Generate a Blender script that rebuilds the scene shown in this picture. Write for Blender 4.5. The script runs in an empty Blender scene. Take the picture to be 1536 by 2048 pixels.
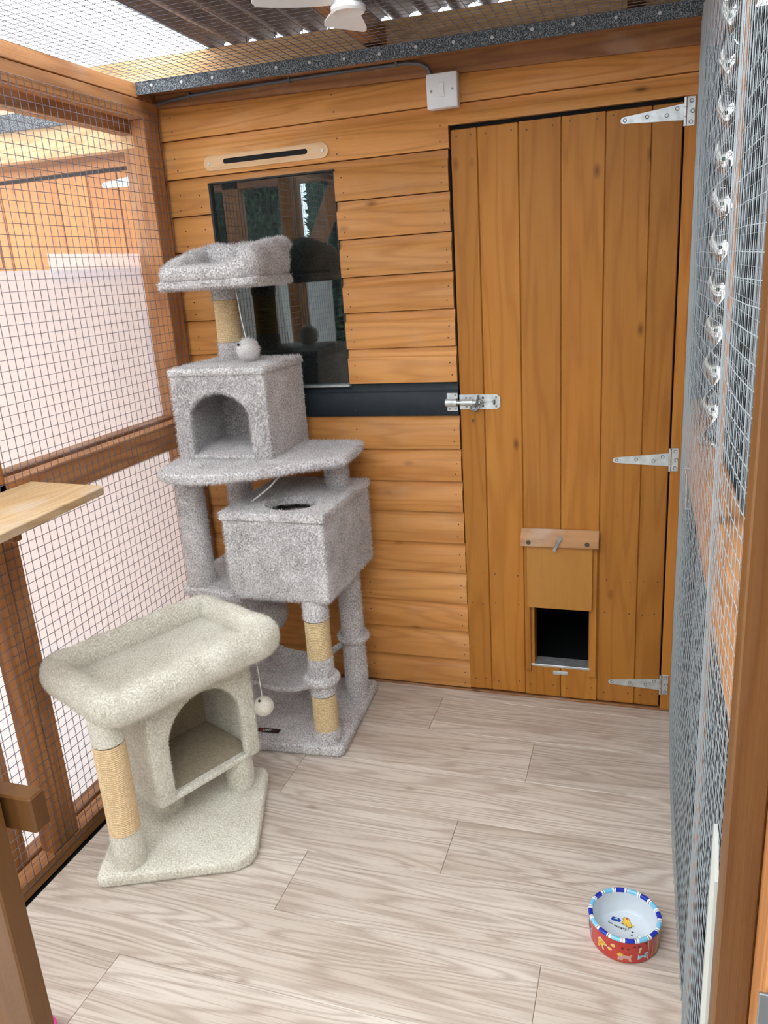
import bpy, bmesh, math, random
import numpy as np
from mathutils import Vector, Matrix
random.seed(7); rng = np.random.default_rng(11)
PI = math.pi
scn = bpy.context.scene
COL = scn.collection

# ------------------------------------------------------------------ camera
cam_d = bpy.data.cameras.new('camera'); cam = bpy.data.objects.new('camera', cam_d); COL.objects.link(cam)
RT = [[0.9498587555, 0.3059213309, -0.0646566611],
      [0.0311072052, -0.2982120544, -0.9539926165],
      [-0.3111280867, 0.9041469515, -0.2927756885]]          # rows: right, down, forward in world axes
CAM = Vector((1.372, -2.35844, 1.40))
cam.matrix_world = Matrix(((RT[0][0], -RT[1][0], -RT[2][0], CAM.x),
                           (RT[0][1], -RT[1][1], -RT[2][1], CAM.y),
                           (RT[0][2], -RT[1][2], -RT[2][2], CAM.z), (0, 0, 0, 1)))
cam_d.sensor_fit = 'VERTICAL'; cam_d.sensor_height = 24.0; cam_d.lens = 1571.2 / 2048 * 24.0
cam_d.clip_start = 0.02
scn.camera = cam
# ------------------------------------------------------------------ world: flat overcast sky
w = bpy.data.worlds.new('overcast_sky'); scn.world = w; w.use_nodes = True
wn = w.node_tree; bg = wn.nodes['Background']
tc = wn.nodes.new('ShaderNodeTexCoord'); sx = wn.nodes.new('ShaderNodeSeparateXYZ'); rp = wn.nodes.new('ShaderNodeValToRGB')
wn.links.new(tc.outputs['Generated'], sx.inputs[0]); wn.links.new(sx.outputs['Z'], rp.inputs[0]); wn.links.new(rp.outputs[0], bg.inputs[0])
rp.color_ramp.elements[0].position = 0.0; rp.color_ramp.elements[0].color = (0.80, 0.84, 0.90, 1)
rp.color_ramp.elements[1].position = 0.75; rp.color_ramp.elements[1].color = (0.93, 0.97, 1.0, 1)
bg.inputs[1].default_value = 2.7
scn.view_settings.view_transform = 'Standard'; scn.view_settings.look = 'None'
scn.view_settings.gamma = 1.0; scn.view_settings.use_curve_mapping = False
scn.view_settings.exposure = 1.28
scn.cycles.max_bounces = 10; scn.cycles.transparent_max_bounces = 24; scn.cycles.transmission_bounces = 8

# ================================================================== helpers
def nn(nt, t, **kw):
    n = nt.nodes.new(t)
    for k, v in kw.items(): setattr(n, k, v)
    return n
def newmat(name):
    m = bpy.data.materials.new(name); m.use_nodes = True
    return m, m.node_tree, m.node_tree.nodes['Principled BSDF'], m.node_tree.links
def plain(name, col, rough=0.5, metal=0.0, spec=0.5, noise=0.0, nscale=60, bump=0.0, bscale=200, coat=0.0):
    m, nt, b, L = newmat(name)
    b.inputs['Base Color'].default_value = (*col, 1); b.inputs['Roughness'].default_value = rough
    b.inputs['Metallic'].default_value = metal; b.inputs['Specular IOR Level'].default_value = spec
    b.inputs['Coat Weight'].default_value = coat
    tc = nn(nt, 'ShaderNodeTexCoord')
    if noise > 0:
        t = nn(nt, 'ShaderNodeTexNoise'); t.inputs['Scale'].default_value = nscale; t.inputs['Detail'].default_value = 4
        L.new(tc.outputs['Object'], t.inputs['Vector'])
        r = nn(nt, 'ShaderNodeValToRGB')
        r.color_ramp.elements[0].position = 0.3; r.color_ramp.elements[1].position = 0.7
        r.color_ramp.elements[0].color = (*[c * (1 - noise) for c in col], 1)
        r.color_ramp.elements[1].color = (*[min(1, c * (1 + noise)) for c in col], 1)
        L.new(t.outputs['Fac'], r.inputs[0]); L.new(r.outputs[0], b.inputs['Base Color'])
    if bump > 0:
        t = nn(nt, 'ShaderNodeTexNoise'); t.inputs['Scale'].default_value = bscale; t.inputs['Detail'].default_value = 3
        L.new(tc.outputs['Object'], t.inputs['Vector'])
        bp = nn(nt, 'ShaderNodeBump'); bp.inputs['Strength'].default_value = bump; bp.inputs['Distance'].default_value = 0.002
        L.new(t.outputs['Fac'], bp.inputs['Height']); L.new(bp.outputs[0], b.inputs['Normal'])
    return m
def wood(name, axis, base, dark, light, rough=0.45, knots=True, freq=26.0, lines=0.55, stretch=9.0, fine=0.25, bumpy=0.25, knotcol=None, spec=0.35, wear=0.0, big=1.0, vary=(0.86, 1.10)):
    """stained timber: contour figure of a stretched noise, fine pores and a few knots, per-board offset"""
    m, nt, b, L = newmat(name)
    b.inputs['Roughness'].default_value = rough; b.inputs['Specular IOR Level'].default_value = spec
    tc = nn(nt, 'ShaderNodeTexCoord'); oi = nn(nt, 'ShaderNodeObjectInfo')
    off = nn(nt, 'ShaderNodeVectorMath', operation='SCALE'); off.inputs[0].default_value = (37.1, 53.7, 71.3)
    L.new(oi.outputs['Random'], off.inputs['Scale'])
    add = nn(nt, 'ShaderNodeVectorMath', operation='ADD'); L.new(tc.outputs['Object'], add.inputs[0]); L.new(off.outputs[0], add.inputs[1])
    sc = [stretch] * 3; sc[axis] = 0.9
    mp = nn(nt, 'ShaderNodeVectorMath', operation='MULTIPLY'); mp.inputs[1].default_value = sc; L.new(add.outputs[0], mp.inputs[0])
    n1 = nn(nt, 'ShaderNodeTexNoise'); n1.inputs['Scale'].default_value = 1.0 * big; n1.inputs['Detail'].default_value = 2.0; n1.inputs['Roughness'].default_value = 0.45
    L.new(mp.outputs[0], n1.inputs['Vector'])
    mu = nn(nt, 'ShaderNodeMath', operation='MULTIPLY'); mu.inputs[1].default_value = freq * 2 * PI; L.new(n1.outputs['Fac'], mu.inputs[0])
    si = nn(nt, 'ShaderNodeMath', operation='SINE'); L.new(mu.outputs[0], si.inputs[0])
    mr = nn(nt, 'ShaderNodeMapRange'); mr.inputs['From Min'].default_value = -1; mr.inputs['From Max'].default_value = 1
    L.new(si.outputs[0], mr.inputs['Value'])
    pw = nn(nt, 'ShaderNodeMath', operation='POWER'); pw.inputs[1].default_value = 2.2; L.new(mr.outputs[0], pw.inputs[0])
    # fine pores
    sc2 = [260.0] * 3; sc2[axis] = 6.0
    mp2 = nn(nt, 'ShaderNodeVectorMath', operation='MULTIPLY'); mp2.inputs[1].default_value = sc2; L.new(add.outputs[0], mp2.inputs[0])
    n2 = nn(nt, 'ShaderNodeTexNoise'); n2.inputs['Scale'].default_value = 1.0; n2.inputs['Detail'].default_value = 3; L.new(mp2.outputs[0], n2.inputs['Vector'])
    # broad tone
    sc3 = [7.0] * 3; sc3[axis] = 1.3
    mp3 = nn(nt, 'ShaderNodeVectorMath', operation='MULTIPLY'); mp3.inputs[1].default_value = sc3; L.new(add.outputs[0], mp3.inputs[0])
    n3 = nn(nt, 'ShaderNodeTexNoise'); n3.inputs['Scale'].default_value = 1.0; n3.inputs['Detail'].default_value = 4; L.new(mp3.outputs[0], n3.inputs['Vector'])
    r3 = nn(nt, 'ShaderNodeValToRGB'); r3.color_ramp.elements[0].position = 0.32; r3.color_ramp.elements[1].position = 0.68
    r3.color_ramp.elements[0].color = (*base, 1); r3.color_ramp.elements[1].color = (*light, 1); L.new(n3.outputs['Fac'], r3.inputs[0])
    f1 = nn(nt, 'ShaderNodeMath', operation='MULTIPLY'); f1.inputs[1].default_value = lines; L.new(pw.outputs[0], f1.inputs[0])
    mx = nn(nt, 'ShaderNodeMix', data_type='RGBA'); L.new(f1.outputs[0], mx.inputs['Factor']); L.new(r3.outputs[0], mx.inputs['A']); mx.inputs['B'].default_value = (*dark, 1)
    f2 = nn(nt, 'ShaderNodeMapRange'); f2.inputs['From Min'].default_value = 0.5; f2.inputs['From Max'].default_value = 0.75; f2.inputs['To Max'].default_value = fine
    L.new(n2.outputs['Fac'], f2.inputs['Value'])
    mx2 = nn(nt, 'ShaderNodeMix', data_type='RGBA'); L.new(f2.outputs[0], mx2.inputs['Factor']); L.new(mx.outputs['Result'], mx2.inputs['A']); mx2.inputs['B'].default_value = (*dark, 1)
    last = mx2.outputs['Result']
    if knots:
        sc4 = [8.5] * 3; sc4[axis] = 4.0
        mp4 = nn(nt, 'ShaderNodeVectorMath', operation='MULTIPLY'); mp4.inputs[1].default_value = sc4; L.new(add.outputs[0], mp4.inputs[0])
        vo = nn(nt, 'ShaderNodeTexVoronoi'); vo.inputs['Scale'].default_value = 1.05; L.new(mp4.outputs[0], vo.inputs['Vector'])
        kr = nn(nt, 'ShaderNodeValToRGB'); kr.color_ramp.elements[0].position = 0.03; kr.color_ramp.elements[0].color = (0.75, 0.75, 0.75, 1)
        e = kr.color_ramp.elements.new(0.055); e.color = (0.45, 0.45, 0.45, 1)
        kr.color_ramp.elements[-1].position = 0.11; kr.color_ramp.elements[-1].color = (0, 0, 0, 1)
        L.new(vo.outputs['Distance'], kr.inputs[0])
        mx3 = nn(nt, 'ShaderNodeMix', data_type='RGBA'); L.new(kr.outputs[0], mx3.inputs['Factor']); L.new(last, mx3.inputs['A']); mx3.inputs['B'].default_value = (*(knotcol or [c * 0.4 for c in dark]), 1)
        last = mx3.outputs['Result']
    if wear > 0:
        n5 = nn(nt, 'ShaderNodeTexNoise'); n5.inputs['Scale'].default_value = 9; n5.inputs['Detail'].default_value = 6; L.new(add.outputs[0], n5.inputs['Vector'])
        f5 = nn(nt, 'ShaderNodeMapRange'); f5.inputs['From Min'].default_value = 0.52; f5.inputs['From Max'].default_value = 0.68; f5.inputs['To Max'].default_value = wear
        L.new(n5.outputs['Fac'], f5.inputs['Value'])
        mx5 = nn(nt, 'ShaderNodeMix', data_type='RGBA'); L.new(f5.outputs[0], mx5.inputs['Factor']); L.new(last, mx5.inputs['A']); mx5.inputs['B'].default_value = (0.55, 0.44, 0.34, 1)
        last = mx5.outputs['Result']
    # per-board brightness
    br = nn(nt, 'ShaderNodeMapRange'); br.inputs['To Min'].default_value = vary[0]; br.inputs['To Max'].default_value = vary[1]; L.new(oi.outputs['Random'], br.inputs['Value'])
    hs = nn(nt, 'ShaderNodeHueSaturation'); L.new(br.outputs[0], hs.inputs['Value']); L.new(last, hs.inputs['Color'])
    L.new(hs.outputs[0], b.inputs['Base Color'])
    bp = nn(nt, 'ShaderNodeBump'); bp.inputs['Strength'].default_value = bumpy; bp.inputs['Distance'].default_value = 0.0015
    sm = nn(nt, 'ShaderNodeMath', operation='ADD'); L.new(n2.outputs['Fac'], sm.inputs[0]); L.new(pw.outputs[0], sm.inputs[1])
    L.new(sm.outputs[0], bp.inputs['Height']); L.new(bp.outputs[0], b.inputs['Normal'])
    return m
def plush(name, col, tip):
    m, nt, b, L = newmat(name)
    b.inputs['Roughness'].default_value = 0.85; b.inputs['Specular IOR Level'].default_value = 0.15
    b.inputs['Sheen Weight'].default_value = 0.35; b.inputs['Sheen Roughness'].default_value = 0.5
    tc = nn(nt, 'ShaderNodeTexCoord'); t = nn(nt, 'ShaderNodeTexNoise'); t.inputs['Scale'].default_value = 210; t.inputs['Detail'].default_value = 2
    t2 = nn(nt, 'ShaderNodeTexNoise'); t2.inputs['Scale'].default_value = 14; t2.inputs['Detail'].default_value = 3
    L.new(tc.outputs['Object'], t.inputs['Vector']); L.new(tc.outputs['Object'], t2.inputs['Vector'])
    a = nn(nt, 'ShaderNodeMath', operation='MULTIPLY_ADD'); a.inputs[1].default_value = 0.25; L.new(t2.outputs['Fac'], a.inputs[0])
    h = nn(nt, 'ShaderNodeMath', operation='MULTIPLY'); h.inputs[1].default_value = 0.75; L.new(t.outputs['Fac'], h.inputs[0]); L.new(h.outputs[0], a.inputs[2])
    r = nn(nt, 'ShaderNodeValToRGB'); r.color_ramp.elements[0].position = 0.36; r.color_ramp.elements[1].position = 0.64
    r.color_ramp.elements[0].color = (*col, 1); r.color_ramp.elements[1].color = (*tip, 1)
    L.new(a.outputs[0], r.inputs[0]); L.new(r.outputs[0], b.inputs['Base Color'])
    return m

class Part: pass
def thing(name, label, cat, loc, group=None):
    o = bpy.data.objects.new(name, None); COL.objects.link(o); o.location = loc; o.empty_display_size = 0.05
    o['label'] = label; o['category'] = cat
    if group: o['group'] = group
    return o
def setting(name, loc=(0, 0, 0), label=None):
    o = bpy.data.objects.new(name, None); COL.objects.link(o); o.location = loc; o['kind'] = 'structure'; o.empty_display_size = 0.05
    if label: o['label'] = label
    return o
def link(me, name, mat, parent=None, label=None, kind=None, local=False):
    o = bpy.data.objects.new(name, me); COL.objects.link(o)
    if mat is not None and len(me.materials) == 0: me.materials.append(mat)
    if parent is not None:
        o.parent = parent
        if not local:
            p = parent
            wl = Vector((0, 0, 0))
            while p is not None: wl += p.location; p = p.parent
            o.location = -wl
    if label: o['label'] = label
    if kind: o['kind'] = kind
    return o
def obj(name, bm, mat, parent=None, label=None, kind=None, smooth=True, angle=35, local=False):
    bmesh.ops.recalc_face_normals(bm, faces=bm.faces[:])
    me = bpy.data.meshes.new(name); bm.to_mesh(me); bm.free()
    if smooth:
        for p in me.polygons: p.use_smooth = True
        me.set_sharp_from_angle(angle=math.radians(angle))
    return link(me, name, mat, parent, label, kind, local)
def nb(): return bmesh.new()
def add_box(bm, lo, hi, bev=0.0, seg=1, M=None):
    b2 = bmesh.new()
    bmesh.ops.create_cube(b2, size=1.0)
    s = [hi[i] - lo[i] for i in range(3)]; c = [(hi[i] + lo[i]) / 2 for i in range(3)]
    for v in b2.verts: v.co = Vector((v.co.x * s[0] + c[0], v.co.y * s[1] + c[1], v.co.z * s[2] + c[2]))
    if bev > 0: bmesh.ops.bevel(b2, geom=b2.edges[:], offset=bev, segments=seg, affect='EDGES', profile=0.5)
    merge(bm, b2, M)
def merge(bm, b2, M=None):
    if M is not None: bmesh.ops.transform(b2, matrix=M, verts=b2.verts[:])
    me = bpy.data.meshes.new('tmp'); b2.to_mesh(me); b2.free(); bm.from_mesh(me); bpy.data.meshes.remove(me)
def box(name, lo, hi, mat, parent=None, bev=0.002, **kw):
    bm = nb(); add_box(bm, lo, hi, bev); return obj(name, bm, mat, parent, **kw)
def add_prism(bm, poly, z0, z1, bev=0.0, seg=2, M=None):
    b2 = bmesh.new()
    f = b2.faces.new([b2.verts.new((p[0], p[1], z0)) for p in poly])
    r = bmesh.ops.extrude_face_region(b2, geom=[f])
    for v in r['geom']:
        if isinstance(v, bmesh.types.BMVert): v.co.z = z1
    if bev > 0: bmesh.ops.bevel(b2, geom=b2.edges[:], offset=bev, segments=seg, affect='EDGES', profile=0.5, clamp_overlap=True)
    merge(bm, b2, M)
def add_lathe(bm, prof, seg=24, M=None, helix=None):
    """profile of (r, z) revolved about z; r=0 closes"""
    b2 = bmesh.new(); rings = []
    for r, z in prof:
        if r < 1e-6: rings.append([b2.verts.new((0, 0, z))])
        else: rings.append([b2.verts.new((r * math.cos(2 * PI * k / seg), r * math.sin(2 * PI * k / seg), z)) for k in range(seg)])
    for a, b in zip(rings, rings[1:]):
        for k in range(seg):
            k2 = (k + 1) % seg
            if len(a) == 1 and len(b) == 1: continue
            if len(a) == 1: b2.faces.new((a[0], b[k2], b[k]))
            elif len(b) == 1: b2.faces.new((a[k], a[k2], b[0]))
            else: b2.faces.new((a[k], a[k2], b[k2], b[k]))
    merge(bm, b2, M)
def T(x, y, z): return Matrix.Translation((x, y, z))
def add_tube(bm, pts, r, seg=6, closed=False, cap=True):
    """round bar along points; r may be a list"""
    pts = [Vector(p) for p in pts]; n = len(pts); rs = r if isinstance(r, (list, tuple)) else [r] * n
    rings = []; up = Vector((0, 0, 1)); prev = None
    for i, p in enumerate(pts):
        if closed: d = pts[(i + 1) % n] - pts[i - 1]
        else: d = pts[min(i + 1, n - 1)] - pts[max(i - 1, 0)]
        d.normalize()
        if prev is None:
            a = up if abs(d.z) < 0.9 else Vector((1, 0, 0))
            u = (a - d * a.dot(d)).normalized()
        else: u = (prev - d * prev.dot(d)).normalized()
        prev = u; v = d.cross(u)
        rings.append([bm.verts.new(p + (u * math.cos(2 * PI * k / seg) + v * math.sin(2 * PI * k / seg)) * rs[i]) for k in range(seg)])
    for i in range(n if closed else n - 1):
        a, b = rings[i], rings[(i + 1) % n]
        for k in range(seg): bm.faces.new((a[k], a[(k + 1) % seg], b[(k + 1) % seg], b[k]))
    if cap and not closed:
        bm.faces.new(rings[0][::-1]); bm.faces.new(rings[-1])
def add_sphere(bm, c, r, u=16, v=10, scale=(1, 1, 1)):
    b2 = bmesh.new(); bmesh.ops.create_uvsphere(b2, u_segments=u, v_segments=v, radius=r)
    for p in b2.verts: p.co = Vector((p.co.x * scale[0] + c[0], p.co.y * scale[1] + c[1], p.co.z * scale[2] + c[2]))
    merge(bm, b2)
def extrude_x(bm, prof, x0, x1):
    """closed (y,z) profile extruded along x"""
    a = [bm.verts.new((x0, y, z)) for y, z in prof]; b = [bm.verts.new((x1, y, z)) for y, z in prof]
    n = len(prof); bm.faces.new(a); bm.faces.new(b[::-1])
    for k in range(n): bm.faces.new((a[k], b[k], b[(k + 1) % n], a[(k + 1) % n]))
def fur(o, dens, length, width, comb=(0, 0, -1), lean=0.5, rnd=0.5, keep=None, lvar=0.45):
    """grows short fibres (single thin triangles) on a part's own mesh"""
    me = o.data; me.calc_loop_triangles()
    nv = len(me.vertices); co = np.empty(nv * 3); me.vertices.foreach_get('co', co); co = co.reshape(-1, 3)
    nt = len(me.loop_triangles); tri = np.empty(nt * 3, dtype=np.int32); me.loop_triangles.foreach_get('vertices', tri); tri = tri.reshape(-1, 3)
    A, B, C = co[tri[:, 0]], co[tri[:, 1]], co[tri[:, 2]]
    cr = np.cross(B - A, C - A); ar = np.linalg.norm(cr, axis=1) / 2; nrm = cr / np.maximum(2 * ar, 1e-12)[:, None]
    wgt = ar.copy()
    if keep is not None: wgt = wgt * keep((A + B + C) / 3, nrm)
    n = int(wgt.sum() * dens)
    if n < 1: return
    idx = rng.choice(nt, size=n, p=wgt / wgt.sum())
    u = rng.random(n); v = rng.random(n); s = u + v > 1; u[s] = 1 - u[s]; v[s] = 1 - v[s]
    P = A[idx] + (B[idx] - A[idx]) * u[:, None] + (C[idx] - A[idx]) * v[:, None]; N = nrm[idx]
    cb = np.array(comb, float)[None, :] - (N @ np.array(comb, float))[:, None] * N
    D = N + lean * cb + rnd * rng.normal(size=(n, 3)); D /= np.linalg.norm(D, axis=1)[:, None]
    back = (D * N).sum(1) < 0.15; D[back] += N[back] * 0.6
    S = np.cross(D, rng.normal(size=(n, 3))); S /= np.maximum(np.linalg.norm(S, axis=1), 1e-9)[:, None]
    Ln = length * (1 - lvar + 2 * lvar * rng.random(n))
    V = np.empty((n, 3, 3)); V[:, 0] = P - S * width / 2 - N * 0.0006; V[:, 1] = P + S * width / 2 - N * 0.0006; V[:, 2] = P + D * Ln[:, None]
    # old topology
    npoly = len(me.polygons); nl = len(me.loops)
    ls = np.empty(npoly, dtype=np.int32); me.polygons.foreach_get('loop_start', ls)
    li = np.empty(nl, dtype=np.int32); me.loops.foreach_get('vertex_index', li)
    m2 = bpy.data.meshes.new(me.name)
    m2.vertices.add(nv + 3 * n); m2.vertices.foreach_set('co', np.concatenate([co, V.reshape(-1, 3)]).ravel())
    m2.loops.add(nl + 3 * n); m2.loops.foreach_set('vertex_index', np.concatenate([li, np.arange(nv, nv + 3 * n, dtype=np.int32)]))
    m2.polygons.add(npoly + n); m2.polygons.foreach_set('loop_start', np.concatenate([ls, nl + 3 * np.arange(n, dtype=np.int32)]))
    m2.update(calc_edges=True); m2.validate()
    sm = np.ones(len(m2.polygons), dtype=bool); m2.polygons.foreach_set('use_smooth', sm)
    m2.set_sharp_from_angle(angle=math.radians(50))
    for mt in me.materials: m2.materials.append(mt)
    o.data = m2; bpy.data.meshes.remove(me)
def wires(name, mat, parent, orig, ux, uy, wx, wy, pitch, r=0.0009, seg=0.09, jit=0.0009, normal=None, bulge=None, label=None):
    """welded mesh: bars along ux (rows stepped in uy) and bars along uy, with slight waviness"""
    orig = Vector(orig); ux = Vector(ux); uy = Vector(uy); nrm = ux.cross(uy).normalized()
    V = []; F = []
    def bar(pts, d):
        a = nrm; b = d.cross(nrm).normalized(); base = len(V)
        for p in pts:
            for k in range(4):
                t = PI / 4 + k * PI / 2; q = p + (a * math.cos(t) + b * math.sin(t)) * r; V.append((q.x, q.y, q.z))
        for i in range(len(pts) - 1):
            for k in range(4):
                k2 = (k + 1) % 4; F.append((base + i * 4 + k, base + i * 4 + k2, base + i * 4 + 4 + k2, base + i * 4 + 4 + k))
    nx = int(round(wx / pitch)); ny = int(round(wy / pitch))
    def line(fix, along_x):
        ln = wx if along_x else wy; k = max(2, int(ln / seg)); pts = []
        ph = random.random() * 6.28; am = random.uniform(0.3, 1.0) * jit
        for i in range(k + 1):
            t = ln * i / k
            p = orig + (ux * t + uy * fix if along_x else ux * fix + uy * t)
            q = (uy if along_x else ux) * (am * math.sin(t * 9 + ph) + random.uniform(-0.4, 0.4) * jit)
            off = nrm * (r * 0.9 * (1 if along_x else -1) + random.uniform(-0.3, 0.3) * jit)
            if bulge is not None: off += bulge(p)
            pts.append(p + q + off)
        bar(pts, ux if along_x else uy)
    for j in range(ny + 1): line(j * pitch, True)
    for i in range(nx + 1): line(i * pitch, False)
    me = bpy.data.meshes.new(name); me.from_pydata(V, [], F); me.update()
    for p in me.polygons: p.use_smooth = True
    return link(me, name, mat, parent, label=label, kind='stuff')

# ================================================================== materials
W_OR = ((0.58, 0.250, 0.066), (0.34, 0.120, 0.024), (0.65, 0.305, 0.092))
M_clad = wood('clad_stain', 0, *W_OR, rough=0.42, freq=9, lines=0.36, stretch=12, fine=0.22, wear=0.08, spec=0.25)
DO = ((0.43, 0.170, 0.026), (0.27, 0.085, 0.010), (0.48, 0.200, 0.037))
M_door = wood('door_stain', 2, *DO, rough=0.42, freq=8, lines=0.32, stretch=11, fine=0.16, wear=0.02, spec=0.2)
M_frame_y = wood('frame_stain_y', 1, (0.50, 0.215, 0.07), (0.26, 0.09, 0.025), (0.58, 0.27, 0.10), rough=0.5, freq=9, lines=0.5, wear=0.15)
M_frame_z = wood('frame_stain_z', 2, (0.43, 0.175, 0.05), (0.22, 0.075, 0.02), (0.50, 0.22, 0.075), rough=0.5, freq=9, lines=0.5, wear=0.1)
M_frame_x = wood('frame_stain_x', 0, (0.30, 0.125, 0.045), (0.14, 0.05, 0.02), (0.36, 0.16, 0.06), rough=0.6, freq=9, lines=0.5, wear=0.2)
M_pale = wood('pale_pine', 0, (0.72, 0.46, 0.22), (0.48, 0.26, 0.09), (0.78, 0.54, 0.29), rough=0.6, freq=14, lines=0.5, stretch=14)
M_ply = wood('weathered_ply', 1, (0.52, 0.33, 0.15), (0.34, 0.19, 0.07), (0.58, 0.42, 0.24), rough=0.7, knots=False, freq=16, lines=0.4, wear=0.75)
M_raw = wood('raw_timber', 0, (0.66, 0.42, 0.22), (0.46, 0.25, 0.10), (0.72, 0.50, 0.30), rough=0.6, knots=False, freq=8, lines=0.4)
M_laminate = wood('oak_laminate', 0, (0.555, 0.470, 0.385), (0.33, 0.245, 0.185), (0.735, 0.665, 0.575), vary=(0.95, 1.04), rough=0.38, knots=True, freq=19, lines=0.50, stretch=9.5, fine=0.75, bumpy=0.05, knotcol=(0.30, 0.22, 0.17), spec=0.45, big=0.9)
M_darkpaint = plain('dark_paint', (0.012, 0.018, 0.024), rough=0.5, spec=0.3, noise=0.25, nscale=20, bump=0.1)
M_black = plain('void_black', (0.004, 0.005, 0.006), rough=0.9)
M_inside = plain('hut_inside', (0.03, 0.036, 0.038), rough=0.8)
M_galv = plain('galvanised', (0.62, 0.66, 0.66), rough=0.42, metal=0.75, noise=0.2, nscale=45)
M_wire = plain('wire', (0.20, 0.19, 0.225), rough=0.5, metal=0.3)
M_wire_r = plain('wire_zinc', (0.40, 0.45, 0.47), rough=0.5, metal=0.25)
M_nail = plain('nail', (0.10, 0.07, 0.05), rough=0.5, metal=0.5)
M_nailw = plain('clout_nail', (0.62, 0.62, 0.62), rough=0.45, metal=0.4)
M_white = plain('white_plastic', (0.80, 0.80, 0.80), rough=0.28, spec=0.5)
M_grey_cable = plain('grey_cable', (0.10, 0.105, 0.115), rough=0.5)
M_plush_g = plush('grey_plush', (0.34, 0.315, 0.305), (0.84, 0.81, 0.80))
M_plush_b = plush('cream_plush', (0.58, 0.54, 0.43), (0.90, 0.88, 0.78))
M_hardg = plain('grey_board', (0.30, 0.27, 0.265), rough=0.95, noise=0.2, nscale=140)
M_hardb = plain('cream_lining', (0.40, 0.335, 0.23), rough=0.95, noise=0.15, nscale=140)
M_string = plain('string', (0.70, 0.68, 0.62), rough=0.8)
M_dark = plain('dark_fitting', (0.03, 0.025, 0.02), rough=0.4)
def sisal(name, c0, c1):
    m, nt, b, L = newmat(name); b.inputs['Roughness'].default_value = 0.9; b.inputs['Specular IOR Level'].default_value = 0.15
    tc = nn(nt, 'ShaderNodeTexCoord'); t = nn(nt, 'ShaderNodeTexNoise'); t.inputs['Scale'].default_value = 260; t.inputs['Detail'].default_value = 4
    L.new(tc.outputs['Object'], t.inputs['Vector']); r = nn(nt, 'ShaderNodeValToRGB')
    r.color_ramp.elements[0].position = 0.33; r.color_ramp.elements[1].position = 0.68; r.color_ramp.elements[0].color = (*c0, 1); r.color_ramp.elements[1].color = (*c1, 1)
    L.new(t.outputs['Fac'], r.inputs[0]); L.new(r.outputs[0], b.inputs['Base Color']); return m
M_sisal = sisal('sisal', (0.50, 0.355, 0.17), (0.80, 0.64, 0.40))
M_sisal_n = sisal('sisal_new', (0.66, 0.46, 0.24), (0.90, 0.72, 0.46))
# roofing felt with mineral specks
M_felt, nt, b, L = newmat('roof_felt'); b.inputs['Roughness'].default_value = 0.8
tc = nn(nt, 'ShaderNodeTexCoord'); t = nn(nt, 'ShaderNodeTexNoise'); t.inputs['Scale'].default_value = 420; t.inputs['Detail'].default_value = 2
L.new(tc.outputs['Object'], t.inputs['Vector']); r = nn(nt, 'ShaderNodeValToRGB')
r.color_ramp.elements[0].position = 0.45; r.color_ramp.elements[0].color = (0.035, 0.042, 0.05, 1); r.color_ramp.elements[1].position = 0.68; r.color_ramp.elements[1].color = (0.34, 0.38, 0.41, 1)
L.new(t.outputs['Fac'], r.inputs[0]); L.new(r.outputs[0], b.inputs['Base Color'])
# frosted polycarbonate sheet
def sheet(name, tint, tl, df, rough_t, tr):
    m = bpy.data.materials.new(name); m.use_nodes = True; nt = m.node_tree; L = nt.links
    nt.nodes.remove(nt.nodes['Principled BSDF']); out = nt.nodes['Material Output']
    a = nn(nt, 'ShaderNodeBsdfTranslucent'); a.inputs[0].default_value = (*tint, 1)
    d = nn(nt, 'ShaderNodeBsdfDiffuse'); d.inputs[0].default_value = (*tint, 1)
    g = nn(nt, 'ShaderNodeBsdfRefraction'); g.inputs['Color'].default_value = (*tint, 1); g.inputs['Roughness'].default_value = 0.55; g.inputs['IOR'].default_value = 1.25
    c = nn(nt, 'ShaderNodeBsdfTransparent'); c.inputs[0].default_value = (*tint, 1)
    tot = tl; m1 = nn(nt, 'ShaderNodeMixShader'); m1.inputs[0].default_value = df / (df + tl); L.new(a.outputs[0], m1.inputs[1]); L.new(d.outputs[0], m1.inputs[2])
    m2 = nn(nt, 'ShaderNodeMixShader'); m2.inputs[0].default_value = rough_t; L.new(m1.outputs[0], m2.inputs[1]); L.new(g.outputs[0], m2.inputs[2])
    m3 = nn(nt, 'ShaderNodeMixShader'); m3.inputs[0].default_value = tr; L.new(m2.outputs[0], m3.inputs[1]); L.new(c.outputs[0], m3.inputs[2])
    L.new(m3.outputs[0], out.inputs[0]); return m
M_frost = sheet('frosted_sheet', (0.70, 0.672, 0.665), 0.62, 0.38, 0.30, 0.04)
M_frost2 = sheet('frosted_strip', (0.90, 0.90, 0.95), 0.7, 0.3, 0.2, 0.45)
M_clear = sheet('clear_sheet', (0.97, 0.98, 1.0), 0.6, 0.4, 0.0, 0.93)
M_roofclear = sheet('roof_light', (0.97, 0.98, 1.0), 0.85, 0.15, 0.0, 0.35)
M_roofopal = sheet('roof_opal', (0.66, 0.67, 0.68), 0.6, 0.4, 0.0, 0.10)
M_roofedge = sheet('roof_light_edge', (0.62, 0.70, 0.74), 0.7, 0.3, 0.0, 0.05)
M_tin = plain('roof_steel', (0.30, 0.27, 0.27), rough=0.45, metal=0.6, noise=0.15, nscale=12)
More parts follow.
